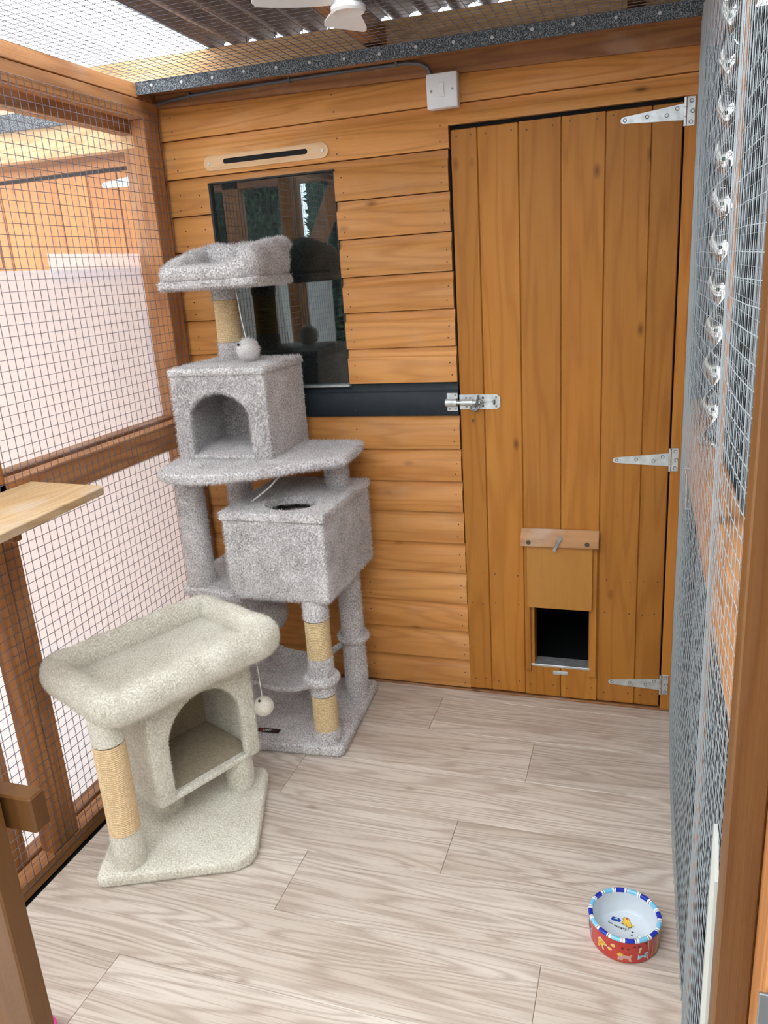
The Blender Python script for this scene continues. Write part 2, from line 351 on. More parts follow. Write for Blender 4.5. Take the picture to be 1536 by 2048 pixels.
# dark window glass
M_glass = bpy.data.materials.new('window_glass'); M_glass.use_nodes = True; nt = M_glass.node_tree; L = nt.links
nt.nodes.remove(nt.nodes['Principled BSDF']); out = nt.nodes['Material Output']
gl = nn(nt, 'ShaderNodeBsdfGlossy'); gl.inputs['Roughness'].default_value = 0.0; gl.inputs[0].default_value = (0.86, 0.97, 0.98, 1)
tr = nn(nt, 'ShaderNodeBsdfTransparent'); tr.inputs[0].default_value = (0.55, 0.62, 0.62, 1)
fr = nn(nt, 'ShaderNodeFresnel'); fr.inputs[0].default_value = 2.35
ms = nn(nt, 'ShaderNodeMixShader'); L.new(fr.outputs[0], ms.inputs[0]); L.new(tr.outputs[0], ms.inputs[1]); L.new(gl.outputs[0], ms.inputs[2]); L.new(ms.outputs[0], out.inputs[0])

# ================================================================== floor
fl = setting('floor')
seams = [-1.86, -1.66, -1.46, -1.26, -1.06, -0.86, -0.66, -0.46, -0.26, -0.06, 0.0]
joints = {-0.46: 1.085, -0.66: 0.417, -0.86: 0.937, -1.06: 0.590, -1.26: 1.203, -1.46: 0.309, -0.26: 0.75, -1.66: 0.95, -1.86: 0.5, -0.06: 1.6}
for a, c in zip(seams, seams[1:]):
    j = joints[a]; xs = sorted([0.0] + [q for q in (j - 1.38, j, j + 1.38) if 0.02 < q < 1.47] + [1.478])
    for x0, x1 in zip(xs, xs[1:]):
        bm = nb(); add_box(bm, (x0 + 0.0004, a + 0.0004, -0.012), (x1 - 0.0004, c - 0.0004, 0.0), 0.0009)
        obj('floor_plank', bm, M_laminate, fl)
box('subfloor', (0.004, -1.86, -0.05), (1.476, 0.0, -0.0125), M_black, fl, bev=0)
# black strip stands in for the shadow in the gap by the left frame
box('shadow_gap_strip', (-0.13, -1.86, -0.10), (0.002, 0.0, -0.088), M_black, fl, bev=0)
gr = setting('ground')
M_slab = plain('concrete', (0.60, 0.59, 0.57), rough=0.85, noise=0.12, nscale=6)
box('paving', (-9, -9, -0.14), (9, 3, -0.10), M_slab, gr, bev=0)
bm = nb(); add_box(bm, (-1.62, -1.72, -0.10), (-0.16, 0.02, -0.06), 0.002); obj('pen_floor', bm, plain('pale_floor', (0.72, 0.70, 0.69), rough=0.5), gr)
box('soil_strip', (1.5, -1.58, -0.10), (4.5, 1.0, -0.085), plain('soil', (0.05, 0.042, 0.036), rough=0.95, noise=0.4, nscale=25), gr, bev=0)

# ================================================================== back wall
wb = setting('wall_back')
Zs = [0.010, 0.115, 0.222, 0.324, 0.433, 0.536, 0.642, 0.745, 0.850, 0.957, 1.061, 1.170, 1.280, 1.387, 1.497, 1.606, 1.717, 1.829, 1.930]
WX0, WX1, WZ0, WZ1 = 0.052, 0.474, 1.060, 1.697
def lap(z0, z1, cut_lo=None, cut_hi=None):
    zc = z1 - 0.030
    pr = [(0.000, z0 + 0.0012), (-0.0005, z0 + 0.004), (0.0, zc), (0.0034, zc + 0.003), (0.0070, zc + 0.009), (0.0090, zc + 0.018), (0.0096, z1 - 0.001), (0.020, z1 - 0.001), (0.020, z0 + 0.0012)]
    lo = cut_lo if cut_lo is not None else -9; hi = cut_hi if cut_hi is not None else 9
    fr = [(y, min(max(z, lo), hi)) for y, z in pr]
    out = []
    for p in fr:
        if not out or (abs(out[-1][0] - p[0]) + abs(out[-1][1] - p[1])) > 1e-5: out.append(p)
    return out
nails = []
for i, (z0, z1) in enumerate(zip(Zs, Zs[1:])):
    xe = 0.826 + (0.957 - z0) * 0.0075
    bm = nb(); mat = M_clad; nm = 'shiplap_board'; lab = None
    if abs(z0 - 0.957) < 1e-6: mat = M_darkpaint; lab = 'board painted dark blue-black'
    if z0 >= 1.82: extrude_x(bm, lap(z0, z1), -0.13, 1.476)
    elif z0 > 1.70:
        extrude_x(bm, lap(z0, z1), -0.13, 0.826); extrude_x(bm, lap(z0, z1, cut_lo=1.776), 0.826, 1.476)
    elif z0 > 1.05:
        extrude_x(bm, lap(z0, z1), -0.13, WX0); extrude_x(bm, lap(z0, z1), WX1, xe)
        if z1 > WZ1: extrude_x(bm, lap(z0, z1, cut_lo=WZ1), WX0, WX1)
    else: extrude_x(bm, lap(z0, z1), -0.13, xe)
    obj(nm, bm, mat, wb, label=lab, angle=50)
    h = z1 - z0
    cols = [-0.05 + random.uniform(-.004, .004), xe - 0.018, ]
    if 1.05 < z0 < 1.71: cols += [0.022, 0.497]
    else: cols += [0.49]
    for cx in cols:
        for zz in (z0 + 0.022, z0 + 0.062): nails.append((cx + random.uniform(-.004, .004), -0.0005, zz + random.uniform(-.004, .004), mat is M_darkpaint))
    if 1.6 < z0 < 1.83:
        pass
bm = nb()
for x, y, z, d in nails:
    add_lathe(bm, [(0.0, 0.0), (0.0022, 0.0), (0.0022, 0.0012), (0.0, 0.0014)], 7, Matrix.Translation((x, y, z)) @ Matrix.Rotation(PI / 2, 4, 'X'))
obj('nail_heads', bm, M_nail, wb, kind='stuff')
box('wall_lining', (-0.13, 0.021, -0.05), (WX0, 0.034, 1.93), M_black, wb, bev=0)
box('wall_lining', (WX1, 0.021, -0.05), (0.835, 0.034, 1.93), M_black, wb, bev=0)
box('wall_lining', (WX0, 0.021, -0.05), (WX1, 0.034, WZ0), M_black, wb, bev=0)
box('wall_lining', (WX0, 0.021, WZ1), (WX1, 0.034, 1.93), M_black, wb, bev=0)
box('wall_lining', (0.80, 0.021, 1.765), (1.476, 0.034, 1.93), M_black, wb, bev=0)
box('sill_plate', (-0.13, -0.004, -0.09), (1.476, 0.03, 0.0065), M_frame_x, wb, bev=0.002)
# fascia under the roof beam (lower to the right)
bm = nb()
a = [bm.verts.new(p) for p in [(-0.13, -0.010, 1.923), (1.476, -0.010, 1.886), (1.476, -0.010, 1.97), (-0.13, -0.010, 1.97)]]
c = [bm.verts.new((v.co.x, 0.015, v.co.z)) for v in a]
bm.faces.new(a); bm.faces.new(c[::-1])
for k in range(4): bm.faces.new((a[k], c[k], c[(k + 1) % 4], a[(k + 1) % 4]))
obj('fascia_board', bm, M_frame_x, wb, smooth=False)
# routed ventilation slot in a pale raw plate
def stadium(x0, x1, zc, r, n=10):
    p = []
    for k in range(n + 1): t = PI / 2 + PI * k / n; p.append((x0 + r + r * math.cos(t), zc + r * math.sin(t)))
    for k in range(n + 1): t = -PI / 2 + PI * k / n; p.append((x1 - r + r * math.cos(t), zc + r * math.sin(t)))
    return p
bm = nb(); outr = stadium(0.049, 0.464, 1.7515, 0.0215); inn = stadium(0.116, 0.398, 1.7535, 0.0075)
vo_ = [[bm.verts.new((x, y, z)) for x, z in pts] for pts, y in ((outr, 0.004), (outr, -0.0035), (inn, -0.0035), (inn, 0.006))]
n = len(outr)
for A_, B_ in zip(vo_, vo_[1:]):
    for k in range(n): bm.faces.new((A_[k], A_[(k + 1) % n], B_[(k + 1) % n], B_[k]))
vent = obj('vent_plate', bm, M_raw, wb, label='pale routed vent plate with a long slot')
bm = nb(); f = bm.faces.new([bm.verts.new((x, -0.0012, z)) for x, z in stadium(0.114, 0.400, 1.7535, 0.0085)]); obj('vent_slot', bm, M_black, vent, smooth=False)
bm = nb()
for x in (0.066, 0.446): add_lathe(bm, [(0, 0), (0.0045, 0), (0.0045, 0.0018), (0, 0.002)], 8, Matrix.Translation((x, -0.0035, 1.7505)) @ Matrix.Rotation(PI / 2, 4, 'X'))
obj('vent_screws', bm, M_nailw, vent)
# ---- window
wi = setting('window_1', (0.263, 0.012, 1.06))
bm = nb(); add_box(bm, (WX0 - 0.004, 0.013, WZ0 - 0.006), (WX1 + 0.004, 0.017, WZ1 + 0.004)); obj('pane', bm, M_glass, wi, smooth=False)
bm = nb()
add_box(bm, (WX0 - 0.001, 0.001, WZ0), (WX0 + 0.006, 0.0125, WZ1)); add_box(bm, (WX0, 0.001, WZ1 - 0.004), (WX1, 0.0125, WZ1)); add_box(bm, (WX1 - 0.003, 0.001, WZ0), (WX1 + 0.001, 0.0125, WZ1))
obj('window_bead', bm, plain('bead_black', (0.012, 0.012, 0.012), rough=0.5), wi)
box('window_ledge', (WX0 - 0.003, -0.010, WZ0 - 0.006), (WX1 + 0.003, 0.0125, WZ0 + 0.001), M_galv, wi, bev=0.001)
# hut interior (dark) behind the window and the cat hole
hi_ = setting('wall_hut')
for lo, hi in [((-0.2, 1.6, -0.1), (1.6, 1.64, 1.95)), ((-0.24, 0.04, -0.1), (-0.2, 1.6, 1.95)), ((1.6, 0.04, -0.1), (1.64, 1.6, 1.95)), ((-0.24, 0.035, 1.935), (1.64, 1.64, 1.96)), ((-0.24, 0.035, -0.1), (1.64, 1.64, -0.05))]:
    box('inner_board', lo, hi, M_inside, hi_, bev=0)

# ================================================================== door of the hut
d1 = setting('door_1', (1.14, 0.0, 0.01), label='orange plank door with a cat hatch')
def skew(x, z): return x + (0.9 - z) * 0.0035 * (1.35 - x) / 0.5     # door sits a touch out of square
DX = [0.831, 0.907, 1.021, 1.136, 1.252, 1.368, 1.4435]; DZ0, DZ1 = 0.0125, 1.763
HX0, HX1, HZ0, HZ1 = 1.040, 1.228, 0.120, 0.335
for x0, x1 in zip(DX, DX[1:]):
    a, c = x0 + 0.0009, x1 - 0.0009
    if x0 < 0.84: a = x0 + 0.001
    bm = nb()
    if abs(x0 - 1.021) < 1e-6: segs = [(a, c, HZ1, DZ1), (a, HX0, HZ0, HZ1), (a, c, DZ0, HZ0)]
    elif abs(x0 - 1.136) < 1e-6: segs = [(a, c, HZ1, DZ1), (HX1, c, HZ0, HZ1), (a, c, DZ0, HZ0)]
    else: segs = [(a, c, DZ0, DZ1)]
    for s0, s1, z0, z1 in segs:
        if len(segs) == 1: add_box(bm, (s0, 0.0, z0), (s1, 0.018, z1), 0.0022)
        else:
            # chamfer only the joint side
            pr = [(s0 + (0.0022 if s0 == a else 0), 0.0), (s1 - (0.0022 if s1 == c else 0), 0.0)]
            if s1 == c: pr.append((s1, 0.0022))
            pr += [(s1, 0.018), (s0, 0.018)]
            if s0 == a: pr.append((s0, 0.0022))
            add_prism(bm, pr, z0, z1)
    obj('door_board', bm, M_door, d1, angle=30)
bm = nb()
for x0, x1 in zip(DX, DX[1:]):
    for zz in (1.745, 0.435, 0.33, 0.05):
        for xx in (x0 + 0.02, x1 - 0.02):
            if zz == 0.33 and 1.03 < xx < 1.24: continue
            if 0.4 < zz < 0.5 and 1.03 < xx < 1.24: continue
            add_lathe(bm, [(0, 0), (0.0022, 0), (0.0022, 0.0010), (0, 0.0012)], 7, Matrix.Translation((xx + random.uniform(-.004, .004), 0.0, zz + random.uniform(-.006, .006))) @ Matrix.Rotation(PI / 2, 4, 'X'))
obj('nail_heads', bm, M_nail, d1, kind='stuff')
bm = nb(); add_tube(bm, [(0.872, 0.004, 0.944), (0.872, -0.012, 0.944)], 0.0016, 6); add_lathe(bm, [(0, 0), (0.004, 0), (0.004, 0.0015), (0, 0.002)], 8, Matrix.Translation((0.872, -0.012, 0.944)) @ Matrix.Rotation(PI / 2, 4, 'X'))
obj('loose_nail', bm, M_nail, d1)
bm = nb(); add_box(bm, (0.84, 0.0065, DZ0 + 0.004), (HX0 - 0.003, 0.0175, DZ1 - 0.01)); add_box(bm, (HX1 + 0.003, 0.0065, DZ0 + 0.004), (1.438, 0.0175, DZ1 - 0.01)); add_box(bm, (HX0 - 0.003, 0.0065, HZ1 + 0.004), (HX1 + 0.003, 0.0175, DZ1 - 0.01)); add_box(bm, (HX0 - 0.003, 0.0065, DZ0 + 0.004), (HX1 + 0.003, 0.0175, HZ0 - 0.004)); obj('board_tongues', bm, M_door, d1, smooth=False)
# ledges behind (fill the gaps round the door dark)
bm = nb()
for lo, hi in [((0.826, 0.019, 0.0), (1.476, 0.03, HZ0)), ((0.826, 0.019, HZ0), (HX0, 0.03, HZ1)), ((HX1, 0.019, HZ0), (1.476, 0.03, HZ1)), ((0.826, 0.019, HZ1), (1.476, 0.03, 1.79))]: add_box(bm, lo, hi)
obj('door_backing', bm, M_black, d1, smooth=False)
bm = nb()   # reveal of the cat hole
add_box(bm, (HX0 - 0.001, 0.001, HZ0), (HX0 + 0.012, 0.055, HZ1 + 0.01)); add_box(bm, (HX1 - 0.004, 0.001, HZ0), (HX1 + 0.001, 0.055, HZ1 + 0.01))
obj('hatch_reveal', bm, M_door, d1)
box('hatch_sill', (HX0, -0.002, HZ0 - 0.002), (HX1 + 0.002, 0.055, HZ0 + 0.006), M_galv, d1, bev=0.001)
# header block with sloping top
bm = nb()
pr = [(-0.030, 0.549), (-0.030, 0.574), (-0.006, 0.600), (0.0, 0.600), (0.0, 0.549)]
extrude_x(bm, pr, 1.0155, 1.2515)
hd = obj('hatch_header', bm, wood('header_wood', 0, (0.46, 0.225, 0.085), (0.28, 0.115, 0.035), (0.50, 0.28, 0.13), knots=False, freq=9, lines=0.4, wear=0.5), d1, label='worn header block above the hatch')
bm = nb()
for x in (1.040, 1.218): add_lathe(bm, [(0.0, -0.004), (0.005, -0.004), (0.0075, 0.0005), (0.0, 0.0006)], 12, Matrix.Translation((x, -0.0301, 0.562)) @ Matrix.Rotation(PI / 2, 4, 'X'))
obj('screw_holes', bm, M_nail, hd)
bm = nb(); add_box(bm, (-0.0055, -0.003, -0.026), (0.0055, 0.0, 0.026), 0.001); add_lathe(bm, [(0, 0), (0.0045, 0), (0.0045, 0.0025), (0, 0.003)], 10, Matrix.Translation((0, -0.003, 0.0)) @ Matrix.Rotation(PI / 2, 4, 'X'))
bmesh.ops.transform(bm, matrix=Matrix.Translation((1.129, -0.034, 0.562)) @ Matrix.Rotation(math.radians(24), 4, 'Y'), verts=bm.verts[:])
obj('turn_button', bm, plain('dull_zinc', (0.34, 0.35, 0.35), rough=0.45, metal=0.7, noise=0.3, nscale=120), hd, label='grey metal turn button')
box('hatch_panel', (1.0325, -0.019, 0.336), (1.234, -0.009, 0.548), wood('panel_ply', 2, (0.47, 0.205, 0.036), (0.38, 0.15, 0.022), (0.50, 0.23, 0.045), knots=False, freq=5, lines=0.2), d1, bev=0.0012, label='sliding hatch panel, half raised')
bm = nb(); add_box(bm, (1.023, -0.009, 0.10), (1.041, 0.0, 0.55), 0.001); obj('hatch_guide', bm, M_door, d1)
bm = nb(); add_box(bm, (1.2285, -0.009, 0.10), (1.2475, 0.0, 0.55), 0.001); obj('hatch_guide', bm, M_door, d1)
bm = nb(); add_box(bm, (1.112, -0.004, 0.0935), (1.160, -0.0005, 0.1075), 0.002, 2); add_lathe(bm, [(0, 0), (0.005, 0), (0.005, 0.003), (0, 0.004)], 10, Matrix.Translation((1.136, -0.004, 0.1005)) @ Matrix.Rotation(PI / 2, 4, 'X'))
obj('lower_catch', bm, M_galv, d1)
def t_hinge(parent, xk, zc, half=0.0345, tip=-0.159, leaf=0.020, slope=0.0, tilt=0.0):
    bm = nb(); t = 0.0028
    zt = zc + tilt
    pts = [(xk + tip + 0.008, zt - 0.0080), (xk - 0.002, zc - 0.0195), (xk - 0.002, zc + 0.0195), (xk + tip + 0.008, zt + 0.0080)]
    for k in range(1, 6):
        a = PI / 2 + PI * k / 6; pts.append((xk + tip + 0.008 + 0.008 * math.cos(a), zt + 0.0080 * math.sin(a)))
    f = bm.faces.new([bm.verts.new((x, -t, z)) for x, z in pts]); r = bmesh.ops.extrude_face_region(bm, geom=[f])
    for v in r['geom']:
        if isinstance(v, bmesh.types.BMVert): v.co.y = -0.0002
    add_box(bm, (xk + 0.003, -t, zc - half), (xk + leaf + 0.003, -0.0002, zc + half), 0.0008)
    h = obj('hinge', bm, M_galv, parent, angle=30)
    bm = nb()
    for k in range(3):
        z0 = zc - half + k * 2 * half / 3
        add_tube(bm, [(xk, -0.0035, z0 + 0.0006), (xk, -0.0035, z0 + 2 * half / 3 - 0.0006)], 0.0042, 10)
    obj('knuckle', bm, M_galv, h)
    for (x, z) in [(xk + tip + 0.011, zt), (xk - 0.093, zc + tilt * 0.6 + 0.001), (xk - 0.045, zc - 0.004), (xk - 0.020, zc + 0.009), (xk + 0.014, zc + half - 0.010), (xk + 0.017, zc), (xk + 0.014, zc - half + 0.010)]:
        bm = nb(); add_lathe(bm, [(0.0046, -0.0003), (0.0046, 0.0004), (0.0022, -0.0008), (0.0, -0.0008)], 10, Matrix.Translation((x, -t - 0.0003, z)) @ Matrix.Rotation(PI / 2, 4, 'X'))
        add_lathe(bm, [(0.0054, 0.0), (0.005, 0.0007), (0.0040, 0.0002)], 10, Matrix.Translation((x, -t, z)) @ Matrix.Rotation(PI / 2, 4, 'X'))
        obj('screw', bm, plain_screw, h)
plain_screw = plain('screw', (0.30, 0.31, 0.31), rough=0.4, metal=0.8)
t_hinge(d1, 1.4475, 1.7385, tilt=-0.004); t_hinge(d1, 1.4460, 0.8245, tilt=-0.003); t_hinge(d1, 1.4465, 0.0925, tilt=-0.006)
# sliding brenton bolt
bm = nb(); pts = [(0.831, 0.9775), (0.945, 0.9775), (0.956, 0.986), (0.956, 1.014), (0.945, 1.0225), (0.831, 1.0225)]
f = bm.faces.new([bm.verts.new((x, -0.003, z)) for x, z in pts]); r = bmesh.ops.extrude_face_region(bm, geom=[f])
for v in r['geom']:
    if isinstance(v, bmesh.types.BMVert): v.co.y = -0.0002
bolt = obj('bolt_plate', bm, M_galv, d1, angle=30, label='galvanised sliding bolt')
bm = nb(); add_tube(bm, [(0.795, -0.012, 1.0), (0.897, -0.012, 1.0)], 0.0065, 12); add_tube(bm, [(0.897, -0.006, 1.0), (0.94, -0.006, 1.001)], 0.0012, 6); obj('bolt_bar', bm, M_galv, bolt)
bm = nb(); add_tube(bm, [(0.840, -0.0115, 1.0), (0.873, -0.0115, 1.0)], 0.0105, 14); add_box(bm, (0.838, -0.0048, 0.981), (0.875, -0.003, 1.019), 0.0006); obj('bolt_sleeve', bm, M_galv, bolt)
M_zdark = plain('dull_zinc_ring', (0.24, 0.25, 0.25), rough=0.4, metal=0.85)
bm = nb()
add_tube(bm, [(0.887 + 0.004 * math.cos(a), -0.014 - 0.011 * math.sin(a) * 0.6, 1.004 + 0.016 * math.cos(a + 0.3)) for a in [2 * PI * k / 16 for k in range(16)]], 0.0028, 7, closed=True)
add_tube(bm, [(0.880 + 0.013 * math.cos(a), -0.020 + 0.003 * math.sin(a), 0.986 + 0.008 * math.sin(a)) for a in [2 * PI * k / 16 for k in range(16)]], 0.0028, 7, closed=True)
add_tube(bm, [(0.897 + 0.008 * math.cos(a), -0.018, 0.998 + 0.008 * math.sin(a)) for a in [2 * PI * k / 16 for k in range(16)]], 0.0028, 7, closed=True)
add_tube(bm, [(0.887, -0.016, 0.98), (0.887, -0.016, 0.972)], 0.0035, 7)
obj('bolt_ring', bm, M_zdark, bolt)
bm = nb()
for x, z in [(0.9035, 1.0125), (0.9035, 0.9875)]: add_box(bm, (x - 0.003, -0.0034, z - 0.003), (x + 0.003, -0.0028, z + 0.003))
obj('bolt_slots', bm, M_nail, bolt, smooth=False)
bm = nb(); add_box(bm, (0.935, -0.012, 0.992), (0.941, -0.003, 1.007), 0.001); obj('bolt_stop', bm, M_zdark, bolt)
bm = nb()
for x, z in [(0.852, 1.013), (0.864, 1.013), (0.852, 0.986), (0.944, 1.013), (0.944, 0.986)]: add_lathe(bm, [(0.0038, 0), (0.0030, 0.0012), (0, 0.0012)], 9, Matrix.Translation((x, -0.0045 if x < 0.9 else -0.003, z)) @ Matrix.Rotation(PI / 2, 4, 'X'))
obj('bolt_screws', bm, plain_screw, bolt)
bm = nb(); add_box(bm, (0.791, -0.0025, 0.972), (0.8255, -0.0002, 1.0285), 0.001); add_tube(bm, [(0.789, -0.010, 1.0), (0.824, -0.010, 1.0)], 0.0125, 14, cap=True)
kp = obj('bolt_keeper', bm, M_galv, wb, label='galvanised bolt keeper on the dark board')
bm = nb()
for x, z in [(0.8175, 1.021), (0.799, 0.979), (0.8185, 0.979)]: add_lathe(bm, [(0.0036, 0), (0.003, 0.0012), (0, 0.0012)], 9, Matrix.Translation((x, -0.0025, z)) @ Matrix.Rotation(PI / 2, 4, 'X'))
obj('keeper_screws', bm, plain_screw, kp)
# jamb strip right of the door
t1 = setting('trim_1')
box('door_jamb', (1.4475, 0.0, 0.0), (1.476, 0.022, 1.776), M_door, t1, bev=0.001)
# ================================================================== ceiling: beams, felt, mesh, roof
ce = setting('ceiling')
def zslope(x): return -0.0115 * (x + 0.085)
def slanted(name, x0, x1, y0, y1, za, zb, mat, parent, **kw):
    bm = nb(); vs = []
    for x in (x0, x1):
        vs.append([bm.verts.new((x, y, z + zslope(x))) for y, z in ((y0, za), (y1, za), (y1, zb), (y0, zb))])
    a, c = vs; bm.faces.new(a); bm.faces.new(c[::-1])
    for k in range(4): bm.faces.new((a[k], c[k], c[(k + 1) % 4], a[(k + 1) % 4]))
    return obj(name, bm, mat, parent, smooth=False, **kw)
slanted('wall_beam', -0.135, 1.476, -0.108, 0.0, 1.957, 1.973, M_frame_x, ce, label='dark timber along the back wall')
slanted('felt_strip', -0.0845, 0.79, -0.1128, -0.108, 1.943, 1.978, M_felt, ce, label='speckled grey roofing felt strip')
slanted('felt_strip', 0.787, 1.476, -0.1135, -0.108, 1.943, 1.979, M_felt, ce, label='speckled grey roofing felt strip')
for k in range(16):
    x = -0.03 + k * 0.1005
    bm = nb(); add_lathe(bm, [(0, 0), (0.0042, 0), (0.0042, 0.0012), (0, 0.002)], 9, Matrix.Translation((x, -0.1133 if x < 0.787 else -0.114, 1.962 + zslope(x) + random.uniform(-.003, .003))) @ Matrix.Rotation(PI / 2, 4, 'X'))
    obj('felt_nail', bm, M_nailw, ce)
slanted('roof_beam', -1.75, 1.60, -0.012, 0.05, 1.979, 2.062, M_pale, ce, label='pale pine roof beam above the mesh')
for bx_ in (0.62, 1.30):
    bm = nb(); add_box(bm, (bx_, -1.70, 1.985), (bx_ + 0.045, -0.012, 2.045), 0.002); obj('roof_joist', bm, M_frame_y, ce)
wires('wire_mesh', M_wire, ce, (-0.085, -1.70, 1.976), (1, 0, -0.0115), (0, 1, 0), 1.56, 1.59, 0.026, r=0.0008)
def corrugated(name, x0, x1, y0, y1, z, mat, pitch=0.083, amp=0.0125, **kw):
    bm = nb(); nx = int((x1 - x0) / pitch * 10); A_ = []; B_ = []
    for i in range(nx + 1):
        x = x0 + (x1 - x0) * i / nx; s = math.sin(2 * PI * (x - 0.235) / pitch + PI / 2)
        h = amp * max(-1, min(1, 1.6 * s)); zz = z + h + zslope(x)
        A_.append(bm.verts.new((x, y0, zz + 0.02))); B_.append(bm.verts.new((x, y1, zz)))
    for i in range(nx): bm.faces.new((A_[i], A_[i + 1], B_[i + 1], B_[i]))
    return obj(name, bm, mat, ce, angle=60, **kw)
corrugated('steel_sheet', 0.112, 3.2, -1.06, 0.055, 2.078, M_tin, label='corrugated steel roof sheet')
corrugated('roof_light', 0.112, 3.2, -1.80, -1.02, 2.094, M_roofclear, label='unseen clear corrugated roof sheet added to light the front of the pen')  # added out of view: clear panel raises light on floor and cat trees
corrugated('dimming_opal_sheet', -1.75, -0.17, -1.75, 0.055, 2.081, M_roofopal, label='unseen corrugated roof sheet made opal to dim the neighbouring pen')  # unseen roof part, kept opal to cut the neighbouring pen's light
corrugated('roof_light', -1.75, 3.2, -3.4, -1.76, 2.118, M_roofclear, label='unseen clear corrugated roof added behind the camera for frontal daylight')  # added roof, left clear so daylight falls on the fronts from behind the camera
corrugated('roof_light', -0.172, 0.082, -1.75, 0.055, 2.081, M_roofclear, label='clear corrugated roof light')
corrugated('roof_light_lap', 0.078, 0.118, -1.75, 0.055, 2.0775, M_roofedge, label='doubled edge of the clear roof sheet')
bm = nb()
for x in (0.238, 0.330, 0.415, 0.497): add_tube(bm, [(x, -0.006, 2.058 + zslope(x)), (x, -0.006, 2.078)], 0.0018, 6)
obj('roof_screws', bm, M_nail, ce)

# ================================================================== left wall
wl = setting('wall_left')
XL = -0.085
box('top_plate', (XL - 0.05, -1.66, 1.936), (XL + 0.001, -0.110, 1.976), M_frame_y, wl, bev=0.002)
box('corner_block', (XL - 0.05, -0.109, 1.9355), (XL, -0.001, 1.9565), M_frame_x, wl, bev=0.001)
box('top_rail', (XL - 0.046, -1.66, 1.884), (XL, -0.012, 1.9345), M_frame_y, wl, bev=0.002)
box('mid_rail', (XL - 0.046, -1.66, 0.890), (XL, -0.095, 0.972), M_frame_y, wl, bev=0.002)
box('bottom_rail', (XL - 0.05, -1.66, -0.075), (XL, -0.012, -0.030), M_frame_y, wl, bev=0.002)
box('corner_post', (XL - 0.046, -0.098, -0.03), (XL, -0.020, 1.884), M_frame_z, wl, bev=0.002)
box('post', (XL - 0.046, -0.953, -0.03), (XL, -0.905, 1.884), M_frame_z, wl, bev=0.002)
box('post', (XL - 0.046, -1.000, -0.03), (XL, -0.9545, 1.884), M_frame_z, wl, bev=0.002)
box('post', (XL - 0.046, -1.66, -0.075), (XL, -1.61, 1.936), M_frame_z, wl, bev=0.002)
wires('wire_mesh', M_wire, wl, (XL + 0.002, -1.655, -0.046), (0, 1, 0), (0, 0, 1), 1.638, 1.95, 0.026)
# second frame (the neighbouring pen's side) and its sheets
X2 = -0.150
M_old = wood('old_frame', 1, (0.36, 0.16, 0.06), (0.16, 0.06, 0.02), (0.46, 0.24, 0.11), freq=9, lines=0.5, wear=0.35)
M_oldz = wood('old_frame_z', 2, (0.42, 0.19, 0.07), (0.20, 0.075, 0.025), (0.50, 0.26, 0.11), freq=9, lines=0.5, wear=0.3)
box('outer_top_rail', (X2 - 0.045, -1.66, 1.850), (X2, -0.012, 1.905), M_old, wl, bev=0.002)
box('outer_mid_rail', (X2 - 0.045, -1.66, 0.900), (X2, -0.012, 0.978), M_old, wl, bev=0.002)
box('outer_bottom_rail', (X2 - 0.045, -1.66, -0.085), (X2, -0.012, -0.035), M_old, wl, bev=0.002)
box('outer_post', (X2 - 0.045, -0.058, -0.035), (X2, -0.014, 1.85), M_oldz, wl, bev=0.002)
box('outer_post', (X2 - 0.045, -1.075, -0.035), (X2, -1.030, 1.85), M_oldz, wl, bev=0.002)
XS = -0.202
def pane(name, x, y0, y1, z0, z1, mat, label, th=0.0):
    bm = nb(); f = bm.faces.new([bm.verts.new((x, y, z)) for y, z in ((y0, z0), (y1, z0), (y1, z1), (y0, z1))])
    return obj(name, bm, mat, wl, label=label, smooth=False)
pane('frosted_sheet', XS, -1.60, -0.03, 0.92, 1.462, M_frost, 'large frosted plastic sheet above the mid rail')
pane('frosted_sheet', XS - 0.006, -0.470, -0.03, 1.425, 1.505, M_frost2, 'narrow frosted strip lapped over the top edge of the large sheet')
pane('frosted_sheet', XS - 0.004, -0.086, -0.030, 0.92, 1.325, M_frost2, 'upright strip of frosted sheet by the corner post')
pane('frosted_sheet', XS, -1.60, -0.03, -0.06, 0.92, M_frost, 'frosted sheet below the mid rail')
pane('clear_sheet', XS + 0.003, -1.60, -0.03, 1.45, 1.88, M_clear, 'hazy clear plastic sheet at the top')

# ---- the neighbouring pen's back wall and door, seen through the mesh
w2 = setting('wall_neighbour')
for i, (z0, z1) in enumerate(zip(Zs, Zs[1:])):
    bm = nb()
    if z0 < 1.70: extrude_x(bm, lap(z0, z1), -1.75, -0.80)
    else: extrude_x(bm, lap(z0, z1, cut_lo=1.776), -1.75, -0.135)
    if z1 > 1.776 or z0 < 1.70: obj('shiplap_board', bm, M_clad, w2, angle=50)
    else: bm.free()
box('wall_lining', (-1.75, 0.021, -0.05), (-0.135, 0.034, 1.93), M_black, w2, bev=0)
slanted('purlin_board', -1.75, -0.135, -0.060, -0.012, 1.812, 1.912, M_pale, w2)  # neighbour's beam in paler wood than ours: bleaching by light put into colour
slanted('felt_strip', -1.75, -0.135, -0.0753, -0.061, 1.90, 1.95, M_felt, w2)
d2 = setting('door_2', (-0.48, 0, 0.01), label='neighbouring plank door seen through the mesh')
NX = [-0.795, -0.749, -0.630, -0.514, -0.394, -0.276, -0.186]
M_door2 = wood('door_stain_neighbour', 2, (0.58, 0.235, 0.052), (0.40, 0.13, 0.026), (0.64, 0.275, 0.07), rough=0.45, freq=8, lines=0.32, stretch=11, fine=0.16)
